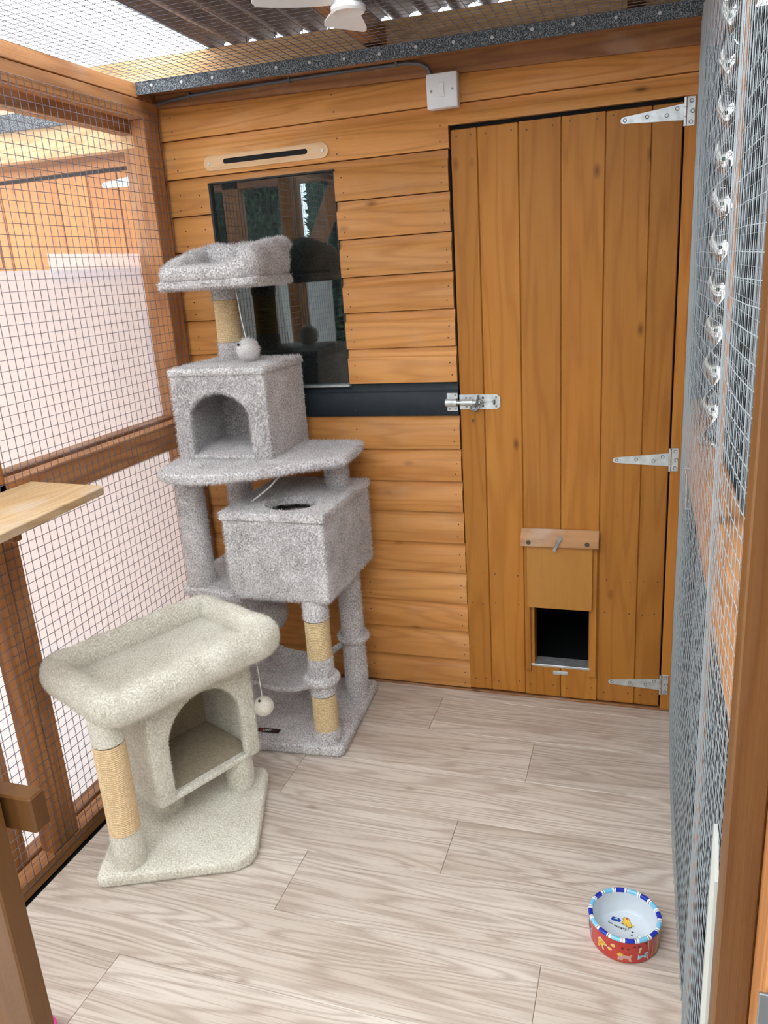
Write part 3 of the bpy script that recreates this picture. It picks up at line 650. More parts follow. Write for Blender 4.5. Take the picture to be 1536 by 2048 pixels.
for x0, x1 in zip(NX, NX[1:]):
    bm = nb(); add_box(bm, (x0 + 0.0018, 0.0, DZ0), (x1 - 0.0018, 0.018, DZ1), 0.0022); obj('door_board', bm, M_door2, d2, angle=30)
t_hinge(d2, -0.1755, 1.7285, tilt=-0.003); t_hinge(d2, -0.1755, 0.8245, tilt=-0.003)
box('door_jamb', (-0.180, 0.0, 0.0), (-0.135, 0.022, 1.776), M_door2, d2, bev=0.001)
# neighbour's front frame, seen reflected in the window
wf2 = setting('wall_neighbour_front')
for x in (-0.46, -0.79, -1.62): box('post', (x, -1.68, -0.1), (x + 0.095, -1.62, 1.98), M_frame_z, wf2)
box('top_rail', (-1.75, -1.68, 1.86), (-0.14, -1.62, 1.93), M_frame_x, wf2); box('mid_rail', (-1.75, -1.68, 0.85), (-0.14, -1.62, 0.93), M_frame_x, wf2)
bm = nb(); add_box(bm, (-0.045, -0.02, -0.42), (0.045, 0.02, 0.20), 0.002)
bmesh.ops.transform(bm, matrix=Matrix.Translation((-0.25, -1.70, 1.67)) @ Matrix.Rotation(math.radians(27), 4, 'Y'), verts=bm.verts[:]); obj('brace', bm, M_frame_z, wf2)

# ================================================================== right wall
M_fence = wood('fence_wood', 2, (0.11, 0.092, 0.088), (0.05, 0.036, 0.032), (0.16, 0.145, 0.14), rough=0.8, freq=9, lines=0.5, knots=False)
wr = setting('wall_right')
XR = 1.4765
def bulge_r(p):
    y = p.y
    if y > -1.10: t = (y + 1.10) / 1.10; return Vector((-0.007 * math.sin(PI * t), 0, 0))
    t = (y + 1.60) / 0.50; t = min(max(t, 0), 1); return Vector((-0.009 * math.sin(PI * t), 0, 0))
wires('wire_mesh', M_wire_r, wr, (XR, -1.596, -0.01), (0, 1, 0), (0, 0, 1), 1.586, 1.95, 0.026, r=0.0006, jit=0.0012, bulge=bulge_r, seg=0.05)
box('mid_rail', (XR + 0.003, -1.58, 0.855), (XR + 0.048, -0.002, 1.000), M_frame_y, wr, bev=0.002)
box('bottom_rail', (XR + 0.003, -1.58, -0.09), (XR + 0.048, -0.002, -0.012), M_fence, wr, bev=0.002)
box('top_rail', (XR + 0.003, -1.58, 1.88), (XR + 0.048, -0.002, 1.95), M_frame_y, wr, bev=0.002)
box('post', (XR + 0.003, -1.135, 0.0), (XR + 0.0075, -1.095, 1.88), M_frame_z, wr, bev=0.001)
box('post', (XR + 0.003, -0.045, 0.0), (XR + 0.0075, -0.001, 1.88), M_frame_z, wr, bev=0.001)
wires('outer_wire_mesh', M_wire_r, wr, (XR + 0.055, -1.596, -0.01), (0, 1, 0), (0, 0, 1), 1.586, 1.95, 0.026, r=0.0006, seg=0.2)
bm = nb(); add_tube(bm, [(XR - 0.016, -0.580, 0.945), (XR - 0.013, -0.575, 0.930), (XR - 0.010, -0.566, 0.850)], 0.0018, 6)
add_tube(bm, [(XR - 0.016 + 0.004 * math.cos(a), -0.580 + 0.005 * math.sin(a), 0.948) for a in [2 * PI * k / 10 for k in range(10)]], 0.0014, 6, closed=True); add_tube(bm, [(XR, -0.58, 0.947), (XR - 0.014, -0.58, 0.947)], 0.0018, 6); add_tube(bm, [(XR, -0.566, 0.85), (XR - 0.014, -0.566, 0.85)], 0.0018, 6)
obj('hook_latch', bm, M_galv, wr, label='small metal hook on the mid rail')
# weathered close-boarded fence on the far side
fe = thing('board_fence', 'grey-brown weathered upright board fence behind the right mesh', 'fence', (1.80, -1.0, -0.1))
y = -3.4
while y < 2.2:
    wdt = random.uniform(0.075, 0.095); bm = nb(); add_box(bm, (1.80 + random.uniform(0, 0.008), y, -0.1), (1.825, y + wdt - 0.008, 2.02), 0.002); obj('fence_board', bm, M_fence, fe); y += wdt
# ---- unseen wall added behind the camera: blocks front light, pale boards bounce some back
wc = setting('wall_added_light_block'); M_bounce_pale = plain('bounce_pale', (0.62, 0.60, 0.55), rough=0.7)
for k in range(13):
    box('light_block_board', (-0.06, -3.52, -0.10 + k * 0.165), (3.2, -3.50, -0.10 + k * 0.165 + 0.160), M_bounce_pale, wc, bev=0.002)
# ---- front jamb posts (entrance) near the camera
wf = setting('wall_front')
M_jamb_shade = wood('jamb_shade_tone', 2, (0.125, 0.050, 0.010), (0.085, 0.028, 0.006), (0.145, 0.061, 0.014), rough=0.45, freq=7, lines=0.35)  # darker copy of the frame wood: shade of the front faces put into colour
box('post', (1.4645, -1.632, -0.1), (1.499, -1.588, 1.95), M_jamb_shade, wf, bev=0.002)
box('post', (1.4995, -1.700, -0.1), (1.575, -1.610, 1.95), M_frame_z, wf, bev=0.002)
bm = nb(); pr = [(-1.540, -0.01), (-1.586, -0.01), (-1.586, 0.735), (-1.556, 0.775), (-1.540, 0.775)]
f = bm.faces.new([bm.verts.new((1.4615, y, z)) for y, z in pr]); r = bmesh.ops.extrude_face_region(bm, geom=[f])
for v in r['geom']:
    if isinstance(v, bmesh.types.BMVert): v.co.x = 1.4655
obj('white_strip', bm, plain('aged_white', (0.52, 0.54, 0.49), rough=0.45), wf, label='white plastic strip at the foot of the right jamb')
box('post', (0.36, -1.66, -0.1), (0.500, -1.62, 1.95), M_jamb_shade, wf, bev=0.003)
box('rail', (-0.08, -1.610, 0.640), (0.541, -1.578, 0.700), M_jamb_shade, wf, bev=0.003)
bm = nb(); add_tube(bm, [(0.415, -1.664, 0.62), (0.418, -1.665, 0.45), (0.421, -1.664, 0.33), (0.423, -1.665, 0.2), (0.425, -1.664, 0.0)], 0.0012, 5)
add_tube(bm, [(0.30, -1.664, 0.318), (0.38, -1.665, 0.322), (0.421, -1.664, 0.33), (0.432, -1.6645, 0.333)], 0.0012, 5); obj('wire_ends', bm, M_wire, wf)
lt = obj('gate_latch', (lambda bm: (add_box(bm, (1.494, -1.7045, 0.60), (1.545, -1.7005, 0.715), 0.001), add_box(bm, (1.497, -1.714, 0.56), (1.512, -1.7025, 0.66), 0.003), bm)[2])(nb()), M_zdark, wf, label='galvanised latch on the near right post')

# ================================================================== wall shelf
sh = thing('wall_shelf', 'plywood shelf against the left mesh, above the cream cat tree', 'shelf', (-0.08, -1.1, 0.935))
bm = nb(); add_prism(bm, [(-0.082, -0.828), (0.148, -0.850), (0.158, -0.860), (0.176, -1.20), (0.182, -1.52), (-0.082, -1.52)], 0.936, 0.955, 0.002, 1); obj('shelf_board', bm, M_ply, sh)
box('bracket', (-0.082, -1.10, 0.895), (0.10, -1.075, 0.936), M_frame_x, sh)

# ================================================================== light switch and cable
sw = thing('light_switch', 'white square light switch on the boards above the door', 'switch', (0.821, 0.0, 1.815))
bm = nb(); add_box(bm, (0.7785, -0.030, 1.8155), (0.8635, -0.001, 1.9015), 0.003, 2); obj('back_box', bm, M_white, sw)
bm = nb(); add_box(bm, (0.7780, -0.0375, 1.8150), (0.8640, -0.030, 1.9020), 0.003, 3); obj('face_plate', bm, M_white, sw)
bm = nb()
pr = [(-0.0375, 1.8425), (-0.0375, 1.8765), (-0.0425, 1.8755), (-0.0385, 1.8435)]
extrude_x(bm, pr, 0.8135, 0.8270); obj('rocker', bm, M_white, sw)
for x in (0.7915, 0.8505):
    bm = nb(); add_lathe(bm, [(0, 0), (0.0032, 0), (0.0028, 0.0008), (0, 0.0008)], 10, Matrix.Translation((x, -0.0376, 1.8590)) @ Matrix.Rotation(PI / 2, 4, 'X')); obj('screw', bm, plain_screw, sw)
cb = thing('electric_cable', 'grey electric cable clipped under the roof beam, running to the switch', 'cable', (0.35, -0.014, 1.94))
pts = [(-0.088, -0.02, 1.931), (-0.03, -0.017, 1.938), (0.034, -0.015, 1.943), (0.15, -0.014, 1.945), (0.366, -0.0145, 1.9445), (0.55, -0.014, 1.9445), (0.66, -0.0145, 1.9425), (0.715, -0.015, 1.942), (0.757, -0.017, 1.935), (0.780, -0.018, 1.922), (0.790, -0.017, 1.902)]
bm = nb(); add_tube(bm, pts, 0.0048, 8); obj('cable_sheath', bm, M_grey_cable, cb)
for x in (0.034, 0.366, 0.69):
    bm = nb(); add_box(bm, (x - 0.004, -0.0205, 1.937), (x + 0.004, -0.0095, 1.9525), 0.002, 2); obj('cable_clip', bm, M_grey_cable, cb)

# ================================================================== ceiling fan
FX, FY, FZ = 0.856, -0.868, 1.836
fan = thing('ceiling_fan', 'small white ceiling fan hanging under the roof mesh', 'fan', (FX, FY, FZ))
bm = nb(); add_lathe(bm, [(0, FZ + 0.002), (0.024, FZ + 0.001), (0.0275, FZ), (0.031, FZ + 0.004), (0.031, FZ + 0.010), (0.026, FZ + 0.014), (0.022, FZ + 0.04), (0.014, FZ + 0.05), (0, FZ + 0.051)], 32, T(FX, FY, 0)); obj('hub', bm, M_white, fan)
bm = nb(); add_tube(bm, [(FX, FY, FZ + 0.048), (FX, FY, 1.972)], 0.005, 10); obj('rod', bm, M_white, fan)
for ang in (112, 217, 335):
    bm = nb(); a = math.radians(ang); N = 8; top = []
    prof = [(0.020, 0.014), (0.035, 0.017), (0.06, 0.024), (0.10, 0.033), (0.135, 0.040), (0.158, 0.0405), (0.165, 0.036)]
    if ang == 217: prof = [(0.020, 0.014), (0.035, 0.018), (0.06, 0.023), (0.09, 0.028), (0.13, 0.031), (0.158, 0.030), (0.167, 0.018)]
    L_ = []; 
    for rr, hw in prof:
        row = []
        for k in range(5):
            s = (k / 2 - 1); tw = 0.20 * s * hw
            row.append(((rr, s * hw, FZ + 0.018 + tw * 0.8)))
        L_.append(row)
    vv = [[[bm.verts.new((FX + x * math.cos(a) - yy * math.sin(a), FY + x * math.sin(a) + yy * math.cos(a), z + dz)) for (x, yy, z) in row] for row in L_] for dz in (0.0, 0.0025)]
    for layer in vv:
        for i in range(len(layer) - 1):
            for k in range(4): bm.faces.new((layer[i][k], layer[i + 1][k], layer[i + 1][k + 1], layer[i][k + 1]))
    def edge(seq0, seq1):
        for i in range(len(seq0) - 1): bm.faces.new((seq0[i], seq0[i + 1], seq1[i + 1], seq1[i]))
    edge([r_[0] for r_ in vv[0]], [r_[0] for r_ in vv[1]]); edge([r_[4] for r_ in vv[0]], [r_[4] for r_ in vv[1]])
    edge(vv[0][0], vv[1][0]); edge(vv[0][-1], vv[1][-1])
    obj('blade', bm, M_white, fan, angle=60)

# ================================================================== spiral reflector beyond the right mesh
sp = thing('spiral_reflector', 'twisted shiny metal spiral hanging behind the right mesh', 'reflector', (1.504, -0.60, 0.92))
bm = nb(); n = 160; a_ = []; wd = 0.021
for i in range(n + 1):
    z = 0.93 + 0.90 * i / n; t = 2 * PI * 5.6 * i / n
    row = []
    for s in (-1, -0.4, 0.4, 1): row.append(bm.verts.new((1.504 + s * wd * math.cos(t), -0.60 + s * wd * math.sin(t), z)))
    a_.append(row)
for i in range(n):
    for k in range(3): bm.faces.new((a_[i][k], a_[i][k + 1], a_[i + 1][k + 1], a_[i + 1][k]))
o = obj('spiral_strip', bm, plain('mirror_steel', (0.62, 0.62, 0.60), rough=0.08, metal=1.0), sp, angle=80)
md = o.modifiers.new('thick', 'SOLIDIFY'); md.thickness = 0.0012
bm = nb(); add_tube(bm, [(1.504, -0.60, 1.83), (1.504, -0.60, 1.90)], 0.001, 5); obj('cord', bm, M_string, sp)

# ================================================================== carpet helpers for cat trees
def post(parent, x, y, segs, r, plushm, sisalm, dens, flen, fw, seg=28, nm='post'):
    """segs: list of (z0, z1, 'c'|'s') from the floor up; carpeted sleeve and rope wraps"""
    for z0, z1, kind in segs:
        bm = nb()
        if kind == 'c':
            n = max(2, int((z1 - z0) / 0.03)); pr = [(r * 0.9, z0)] + [(r, z0 + 0.002 + (z1 - z0 - 0.004) * k / n) for k in range(n + 1)] + [(r * 0.9, z1), (0.0, z1)]
            add_lathe(bm, pr, seg, T(x, y, 0)); o = obj('carpet_sleeve', bm, plushm, parent, angle=60)
            fur(o, dens, flen, fw, lean=0.7)
        else:
            p = 0.0052; n = int((z1 - z0) / p); b2 = nb(); rows = []; per = 5
            for j in range(n * per + 1):
                row = []
                for k in range(seg):
                    th = 2 * PI * k / seg; z = z0 + (z1 - z0) * j / (n * per)
                    ph = 2 * PI * ((z - z0) / p) - th
                    rr = r - 0.0018 + 0.0028 * math.sqrt(abs(math.sin(ph / 2)))
                    row.append(bm.verts.new((x + rr * math.cos(th), y + rr * math.sin(th), z)))
                rows.append(row)
            b2.free()
            for a, c in zip(rows, rows[1:]):
                for k in range(seg): bm.faces.new((a[k], a[(k + 1) % seg], c[(k + 1) % seg], c[k]))
            o = obj('sisal_wrap', bm, sisalm, parent, angle=80)
            fur(o, 3500, 0.007, 0.0005, lean=0.2, rnd=1.1)
def arch_poly(w0, w1, h, a0, a1, ah, spring, n=18):
    """front panel outline in (u, v): arch opening reaching down to v=0; spring = height where the curve starts"""
    p = [(w0, 0), (w0, h), (w1, h), (w1, 0), (a1, 0)]
    c = (a0 + a1) / 2; rx = (a1 - a0) / 2; ry = ah - spring
    for k in range(n + 1):
        t = PI * k / n; p.append((c + rx * math.cos(t), spring + ry * math.sin(t)))
    p.append((a0, 0))
    q = [p[0]]
    for s in p[1:]:
        if abs(s[0] - q[-1][0]) + abs(s[1] - q[-1][1]) > 1e-5: q.append(s)
    return q
def quad_frame(c4):
    """returns function mapping (u,v in metres along front & depth fractions)"""
    return c4
def M_axes(o, ax, ay, az): 
    return Matrix(((ax[0], ay[0], az[0], o[0]), (ax[1], ay[1], az[1], o[1]), (ax[2], ay[2], az[2], o[2]), (0, 0, 0, 1)))
def rot_frame(o, deg):
    a = math.radians(deg); return M_axes(o, (math.cos(a), math.sin(a), 0), (-math.sin(a), math.cos(a), 0), (0, 0, 1))
def plate_hole(bm, x0, x1, y0, y1, cx, cy, r, z0, z1, M=None, n=40, ry=None):
    b2 = bmesh.new(); ry = ry or r
    ang = [2 * PI * k / n for k in range(n)]
    def outer(t):
        dx, dy = math.cos(t), math.sin(t); k = 1e9
        if dx > 1e-9: k = min(k, (x1 - cx) / dx)
        if dx < -1e-9: k = min(k, (x0 - cx) / dx)
        if dy > 1e-9: k = min(k, (y1 - cy) / dy)
        if dy < -1e-9: k = min(k, (y0 - cy) / dy)
        return cx + dx * k, cy + dy * k
    ang = sorted(ang + [math.atan2(yy - cy, xx - cx) % (2 * PI) for xx in (x0, x1) for yy in (y0, y1)]); n = len(ang)
    R = []
    for (fn, z) in ((outer, z0), (outer, z1), (lambda t: (cx + r * math.cos(t), cy + ry * math.sin(t)), z1), (lambda t: (cx + r * math.cos(t), cy + ry * math.sin(t)), z0)):
        R.append([b2.verts.new((*fn(t), z)) for t in ang])
    for a, c in zip(R, R[1:] + R[:1]):
        for k in range(n): b2.faces.new((a[k], a[(k + 1) % n], c[(k + 1) % n], c[k]))
    merge(bm, b2, M)
def ring_path(hx, hy, rad, n=7):
    p = []
    for (sx_, sy_, a0) in ((1, 1, 0), (-1, 1, PI / 2), (-1, -1, PI), (1, -1, 3 * PI / 2)):
        for k in range(n): t = a0 + PI / 2 * k / (n - 1); p.append((sx_ * (hx - rad) + rad * math.cos(t), sy_ * (hy - rad) + rad * math.sin(t)))
    return p
def densify(p, step=0.02):
    out = []
    for i in range(len(p)):
        a = Vector((*p[i], 0)); b = Vector((*p[(i + 1) % len(p)], 0)); k = max(1, int((b - a).length / step))
        for j in range(k): out.append(tuple((a + (b - a) * j / k)[:2]))
    return out

GD, GL, GW = 100000, 0.0080, 0.0016        # grey pile: fibres per m2, length, width
# ================================================================== grey cat tree
gt = thing('grey_cat_tree', 'tall grey plush cat tree with two boxes and a top bed, before the window', 'cat tree', (0.26, -0.27, 0.0))
def gfur(o, k=1.0, ln=1.0, lean=0.6, comb=(0, 0, -1)): fur(o, GD * k, GL * ln, GW, lean=lean, comb=comb)
bm = nb(); add_prism(bm, [(0.02, -0.508), (0.525, -0.470), (0.538, -0.458), (0.512, -0.062), (0.502, -0.052), (-0.005, -0.085)], 0.002, 0.034, 0.008, 2); o = obj('base_board', bm, M_plush_g, gt, angle=60); gfur(o, 0.9, 0.75, lean=0.35, comb=(0.3, -1, -0.3))
# brand label on the base
M_lab = plain('label_black', (0.006, 0.006, 0.006), rough=0.6); M_red = plain('label_red', (0.45, 0.05, 0.03), rough=0.6); M_lw = plain('label_white', (0.85, 0.85, 0.85), rough=0.6)
LB = rot_frame((0.275, -0.4315, 0.0385), 3.5)
bm = nb(); add_box(bm, (-0.037, -0.0095, 0), (0.037, 0.0095, 0.0012), 0, M=LB); lb = obj('sewn_label', bm, M_lab, gt, smooth=False, label='small black label with white and red lettering')
def text_mesh(name, s, size, M, mat, parent, spacing=1.0, bold=0.0, local=False):
    c = bpy.data.curves.new('txt', 'FONT'); c.body = s; c.size = size; c.align_x = 'CENTER'; c.align_y = 'CENTER'; c.extrude = 0.0; c.offset = bold; c.space_character = spacing; c.resolution_u = 2
    to = bpy.data.objects.new('txt', c); COL.objects.link(to)
    dg = bpy.context.evaluated_depsgraph_get(); me = bpy.data.meshes.new_from_object(to.evaluated_get(dg)); bpy.data.objects.remove(to); bpy.data.curves.remove(c)
    me.transform(M); me.materials.clear(); o = link(me, name, mat, parent, local=local); return o
text_mesh('label_lettering', 'ONY', 0.0125, LB @ T(-0.0035, -0.002, 0.0016), M_lw, lb, bold=0.0003)
text_mesh('label_lettering', 'eve', 0.0105, LB @ T(0.0195, -0.002, 0.0016), M_red, lb, bold=0.0003)
bm = nb(); add_lathe(bm, [(0.0035, 0.0014), (0.0035, 0.0018), (0.0065, 0.0018), (0.0065, 0.0014)], 20, LB @ T(-0.0225, -0.001, 0)); obj('label_emblem', bm, M_red, lb)
# lower posts
gargs = dict(r=0.0365, plushm=M_plush_g, sisalm=M_sisal, dens=GD * 0.9, flen=GL * 0.8, fw=GW)
post(gt, 0.478, -0.432, [(0.033, 0.080, 'c'), (0.080, 0.197, 's'), (0.197, 0.322, 'c'), (0.322, 0.442, 's'), (0.442, 0.508, 'c')], **gargs)
post(gt, 0.473, -0.145, [(0.033, 0.508, 'c')], **gargs)
post(gt, 0.100, -0.370, [(0.033, 0.080, 'c'), (0.080, 0.40, 's'), (0.40, 0.484, 'c')], **gargs)
post(gt, 0.090, -0.145, [(0.033, 0.484, 'c')], **gargs)
# hammock slung between rings on the posts
ham_z = 0.250
bm = nb(); NS, NT = 26, 16; gridv = [[], []]
for layer, dz in ((0, 0.0), (1, -0.012)):
    for i in range(NS + 1):
        s = i / NS; row = []; bell = math.sin(PI * s)
        for j in range(NT + 1):
            t = j / NT
            yf = -0.395 - 0.060 * s + 0.030 * bell ** 0.7; yb = -0.125 - 0.03 * bell ** 0.7
            xl = 0.095 + 0.070 * math.sin(PI * t); xr = 0.478 - 0.085 * math.sin(PI * t)
            x = xl + (xr - xl) * s; yv = yf + (yb - yf) * t
            edge_t = 1 - 0.30 * (2 * t - 1) ** 4
            z = ham_z - 0.104 * (bell ** 0.8) * edge_t - 0.03 * math.sin(PI * t) * (1 - bell)
            row.append(bm.verts.new((x, yv, z + dz)))
        gridv[layer].append(row)
for g in gridv:
    for i in range(NS):
        for j in range(NT): bm.faces.new((g[i][j], g[i + 1][j], g[i + 1][j + 1], g[i][j + 1]))
for i in range(NS):
    for j in (0, NT): bm.faces.new((gridv[0][i][j], gridv[0][i + 1][j], gridv[1][i + 1][j], gridv[1][i][j]))
for j in range(NT):
    for i in (0, NS): bm.faces.new((gridv[0][i][j], gridv[0][i][j + 1], gridv[1][i][j + 1], gridv[1][i][j]))
hm = obj('hammock', bm, M_plush_g, gt, angle=60); gfur(hm, 0.7, 0.6)
for (x, y) in ((0.478, -0.432), (0.473, -0.145), (0.100, -0.370), (0.090, -0.145)):
    bm = nb(); add_lathe(bm, [(0.037, 0.236), (0.047, 0.236), (0.052, 0.242), (0.053, 0.252), (0.049, 0.260), (0.037, 0.262)], 28, T(x, y, 0)); o = obj('hammock_ring', bm, M_plush_g, gt); gfur(o, 0.7, 0.6)
# plush ball under the box
bm = nb(); add_sphere(bm, (0.196, -0.205, 0.338), 0.066, 24, 16); pb = obj('plush_ball', bm, M_plush_g, gt); gfur(pb, 0.8)
bm = nb(); add_tube(bm, [(0.196, -0.205, 0.400), (0.196, -0.205, 0.486)], 0.0015, 5); obj('ball_string', bm, M_string, pb)
# middle platform
bm = nb(); add_prism(bm, [(0.020, -0.085), (0.012, -0.19), (0.018, -0.38), (0.030, -0.418), (0.055, -0.430), (0.10, -0.423), (0.14, -0.428), (0.20, -0.452), (0.25, -0.462), (0.25, -0.075)], 0.482, 0.508, 0.007, 2); o = obj('middle_platform', bm, M_plush_g, gt, angle=60); gfur(o, 0.8, 0.8)
# big box with round hole in its top
BM = rot_frame((0.227, -0.470, 0.506), 0.0); BW, BDp, BH = 0.313, 0.390, 0.266
bm = nb()
for lo, hi in [((0, 0, 0), (BW, 0.018, BH - 0.018)), ((0, BDp - 0.018, 0), (BW, BDp, BH - 0.018)), ((0, 0.018, 0), (0.018, BDp - 0.018, BH - 0.018)), ((BW - 0.018, 0.018, 0), (BW, BDp - 0.018, BH - 0.018))]: pass
add_prism(bm, [(0, 0), (BW, 0), (BW, BDp), (0, BDp)], 0, BH - 0.020, 0.010, 3, M=BM)
# hollow it: remove the top face so the round hole looks into the box
bm.faces.ensure_lookup_table()
topf = [f for f in bm.faces if f.normal.z > 0.99 or (abs(f.calc_center_median().z - (0.506 + BH - 0.020)) < 0.002 and f.calc_area() > 0.02)]
bmesh.ops.delete(bm, geom=topf, context='FACES')
bx = obj('large_box', bm, M_plush_g, gt, angle=60); gfur(bx, 1.0, 1.0)
bm = nb(); plate_hole(bm, -0.004, BW + 0.004, -0.004, BDp + 0.004, 0.176, 0.105, 0.081, BH - 0.022, BH, M=BM, ry=0.070); o = obj('box_lid', bm, M_plush_g, gt, angle=40, label='box lid with a round entry hole'); gfur(o, 0.9, 0.85, lean=0.4, comb=(0.4, -1, 0))
bm = nb(); add_box(bm, (0.012, 0.012, 0.010), (BW - 0.012, BDp - 0.012, 0.016), 0, M=BM); obj('box_floor', bm, M_hardg, gt, smooth=False)
# posts carrying the shelf
post(gt, 0.080, -0.383, [(0.507, 0.867, 'c')], r=0.0395, plushm=M_plush_g, sisalm=M_sisal, dens=GD, flen=GL, fw=GW)
post(gt, 0.118, -0.150, [(0.507, 0.867, 'c')], r=0.0385, plushm=M_plush_g, sisalm=M_sisal, dens=GD, flen=GL, fw=GW)
post(gt, 0.470, -0.163, [(0.770, 0.867, 'c')], r=0.0375, plushm=M_plush_g, sisalm=M_sisal, dens=GD, flen=GL * 0.7, fw=GW)
bm = nb(); add_prism(bm, [(0.015, -0.075), (0.025, -0.34), (0.036, -0.450), (0.052, -0.488), (0.085, -0.517), (0.13, -0.534), (0.20, -0.532), (0.256, -0.516), (0.341, -0.470), (0.404, -0.414), (0.475, -0.352), (0.530, -0.306), (0.552, -0.280), (0.551, -0.25), (0.537, -0.085), (0.52, -0.066), (0.32, -0.068)], 0.867, 0.895, 0.008, 2); o = obj('upper_platform', bm, M_plush_g, gt, angle=60); gfur(o, 0.9, 0.85)
bm = nb(); add_tube(bm, [(0.392, -0.372, 0.870), (0.345, -0.378, 0.822), (0.285, -0.385, 0.779)], 0.003, 6); obj('loose_strap', bm, M_plush_g, gt)
# small box with arched door
SM = rot_frame((0.040, -0.346, 0.894), 1.2); SW, SD, SH = 0.304, 0.287, 0.270
def front_panel(bm, poly, th, M, bev=0.006, flip=False):
    b2 = bmesh.new()
    f = b2.faces.new([b2.verts.new((u, 0, v)) for u, v in poly]); r = bmesh.ops.extrude_face_region(b2, geom=[f])
    for v in r['geom']:
        if isinstance(v, bmesh.types.BMVert): v.co.y = th
    bmesh.ops.bevel(b2, geom=[e for e in b2.edges], offset=bev, segments=2, affect='EDGES', profile=0.5, clamp_overlap=True)
    merge(bm, b2, M)
bm = nb(); front_panel(bm, arch_poly(0, SW, SH - 0.02, 0.048, 0.245, 0.200, 0.118), 0.022, SM); o = obj('box_front', bm, M_plush_g, gt, angle=60, label='front panel with an arched doorway'); gfur(o, 1.2, 1.15)
for nm, lo, hi in [('box_side', (0, 0.012, 0), (0.016, SD, SH - 0.02)), ('box_side', (SW - 0.016, 0.012, 0), (SW, SD, SH - 0.02)), ('box_back', (0.014, SD - 0.016, 0), (SW - 0.014, SD, SH - 0.02))]:
    bm = nb(); add_box(bm, lo, hi, 0.006, 2, M=SM); o = obj(nm, bm, M_plush_g, gt, angle=60); gfur(o, 0.7, 0.6)
bm = nb(); add_box(bm, (-0.004, -0.004, SH - 0.022), (SW + 0.004, SD + 0.004, SH), 0.008, 2, M=SM); o = obj('box_roof', bm, M_plush_g, gt, angle=60); gfur(o, 0.9, 0.85)
bm = nb(); add_box(bm, (0.01, 0.002, 0), (SW - 0.01, SD - 0.01, 0.014), 0.004, 2, M=SM); o = obj('box_floor', bm, M_plush_g, gt, angle=60); gfur(o, 0.8, 0.7)
# top post
post(gt, 0.132, -0.120, [(1.162, 1.220, 'c'), (1.220, 1.346, 's'), (1.346, 1.389, 'c')], r=0.0375, plushm=M_plush_g, sisalm=M_sisal, dens=GD, flen=GL, fw=GW)
# top bed: plate, floor and a padded rim that dips to the front
BX, BY = 0.188, -0.196
BR_ = rot_frame((BX, BY, 0), 2.0)
bm = nb(); add_prism(bm, ring_path(0.153, 0.146, 0.022), 1.388, 1.408, 0.006, 2, M=BR_); o = obj('bed_plate', bm, M_plush_g, gt, angle=60); gfur(o, 1.0, 1.0)
def rim_tube(hx, hy, rad, fz, fr, M, mat, nm, parent, dens, ln, wd, squash=1.0, seg=14, pinch=0.12, bottom=None):
    path = densify(ring_path(hx, hy, rad, 5), 0.016); n = len(path); bm = nb(); rings = []
    cor = [(sx_ * (hx - rad * 0.3), sy_ * (hy - rad * 0.3)) for sx_ in (1, -1) for sy_ in (1, -1)]
    for i, (x, y) in enumerate(path):
        px, py = path[i - 1]; qx, qy = path[(i + 1) % n]; d = Vector((qx - px, qy - py, 0)).normalized(); nr = Vector((d.y, -d.x, 0))
        cd = min(math.hypot(x - cx, y - cy) for cx, cy in cor)
        rr = fr(x, y) * (1 - pinch * math.exp(-(cd / 0.022) ** 2)); zc = fz(x, y)
        vr = rr * squash if bottom is None else (fz(x, y) - bottom) / 2
        if bottom is not None: zc = (fz(x, y) + bottom) / 2
        wob = 1 + 0.03 * math.sin(i * 0.9) + random.uniform(-0.015, 0.015)
        rings.append([bm.verts.new(M @ Vector((x + nr.x * rr * wob * math.cos(t), y + nr.y * rr * wob * math.cos(t), zc + vr * wob * math.sin(t)))) for t in [2 * PI * k / seg for k in range(seg)]])
    for i in range(n):
        a, c = rings[i], rings[(i + 1) % n]
        for k in range(seg): bm.faces.new((a[k], a[(k + 1) % seg], c[(k + 1) % seg], c[k]))
    o = obj(nm, bm, mat, parent, angle=80); fur(o, dens, ln, wd, lean=0.45); return o
def bed_z(x, y):      # height of the rim's top
    f = max(0.0, (y / 0.122 + 1) / 2); r_ = max(0, x / 0.130)
    return 1.449 + 0.060 * f ** 0.8 + 0.036 * r_ ** 4 * (1 - 0.75 * f)
rim_tube(0.130, 0.122, 0.028, bed_z, lambda x, y: 0.028 + 0.004 * (y > 0), BR_, M_plush_g, 'bed_rim', gt, GD, GL, GW, bottom=1.400)
bm = nb(); add_sphere(bm, (0, 0, 0), 0.03, 12, 8, (1.5, 0.8, 0.8)); bmesh.ops.transform(bm, matrix=BR_ @ T(-0.085, 0.125, 1.489), verts=bm.verts[:]); o = obj('rim_fold', bm, M_plush_g, gt); gfur(o)
bm = nb(); add_sphere(bm, (0, 0, 0), 0.03, 12, 8, (0.9, 1.5, 0.8)); bmesh.ops.transform(bm, matrix=BR_ @ T(0.134, 0.110, 1.493), verts=bm.verts[:]); o = obj('rim_fold', bm, M_plush_g, gt); gfur(o)
bm = nb(); add_prism(bm, ring_path(0.125, 0.118, 0.03), 1.406, 1.416, 0.004, 1, M=BR_); o = obj('bed_cushion', bm, M_plush_g, gt, angle=60); gfur(o, 0.8)
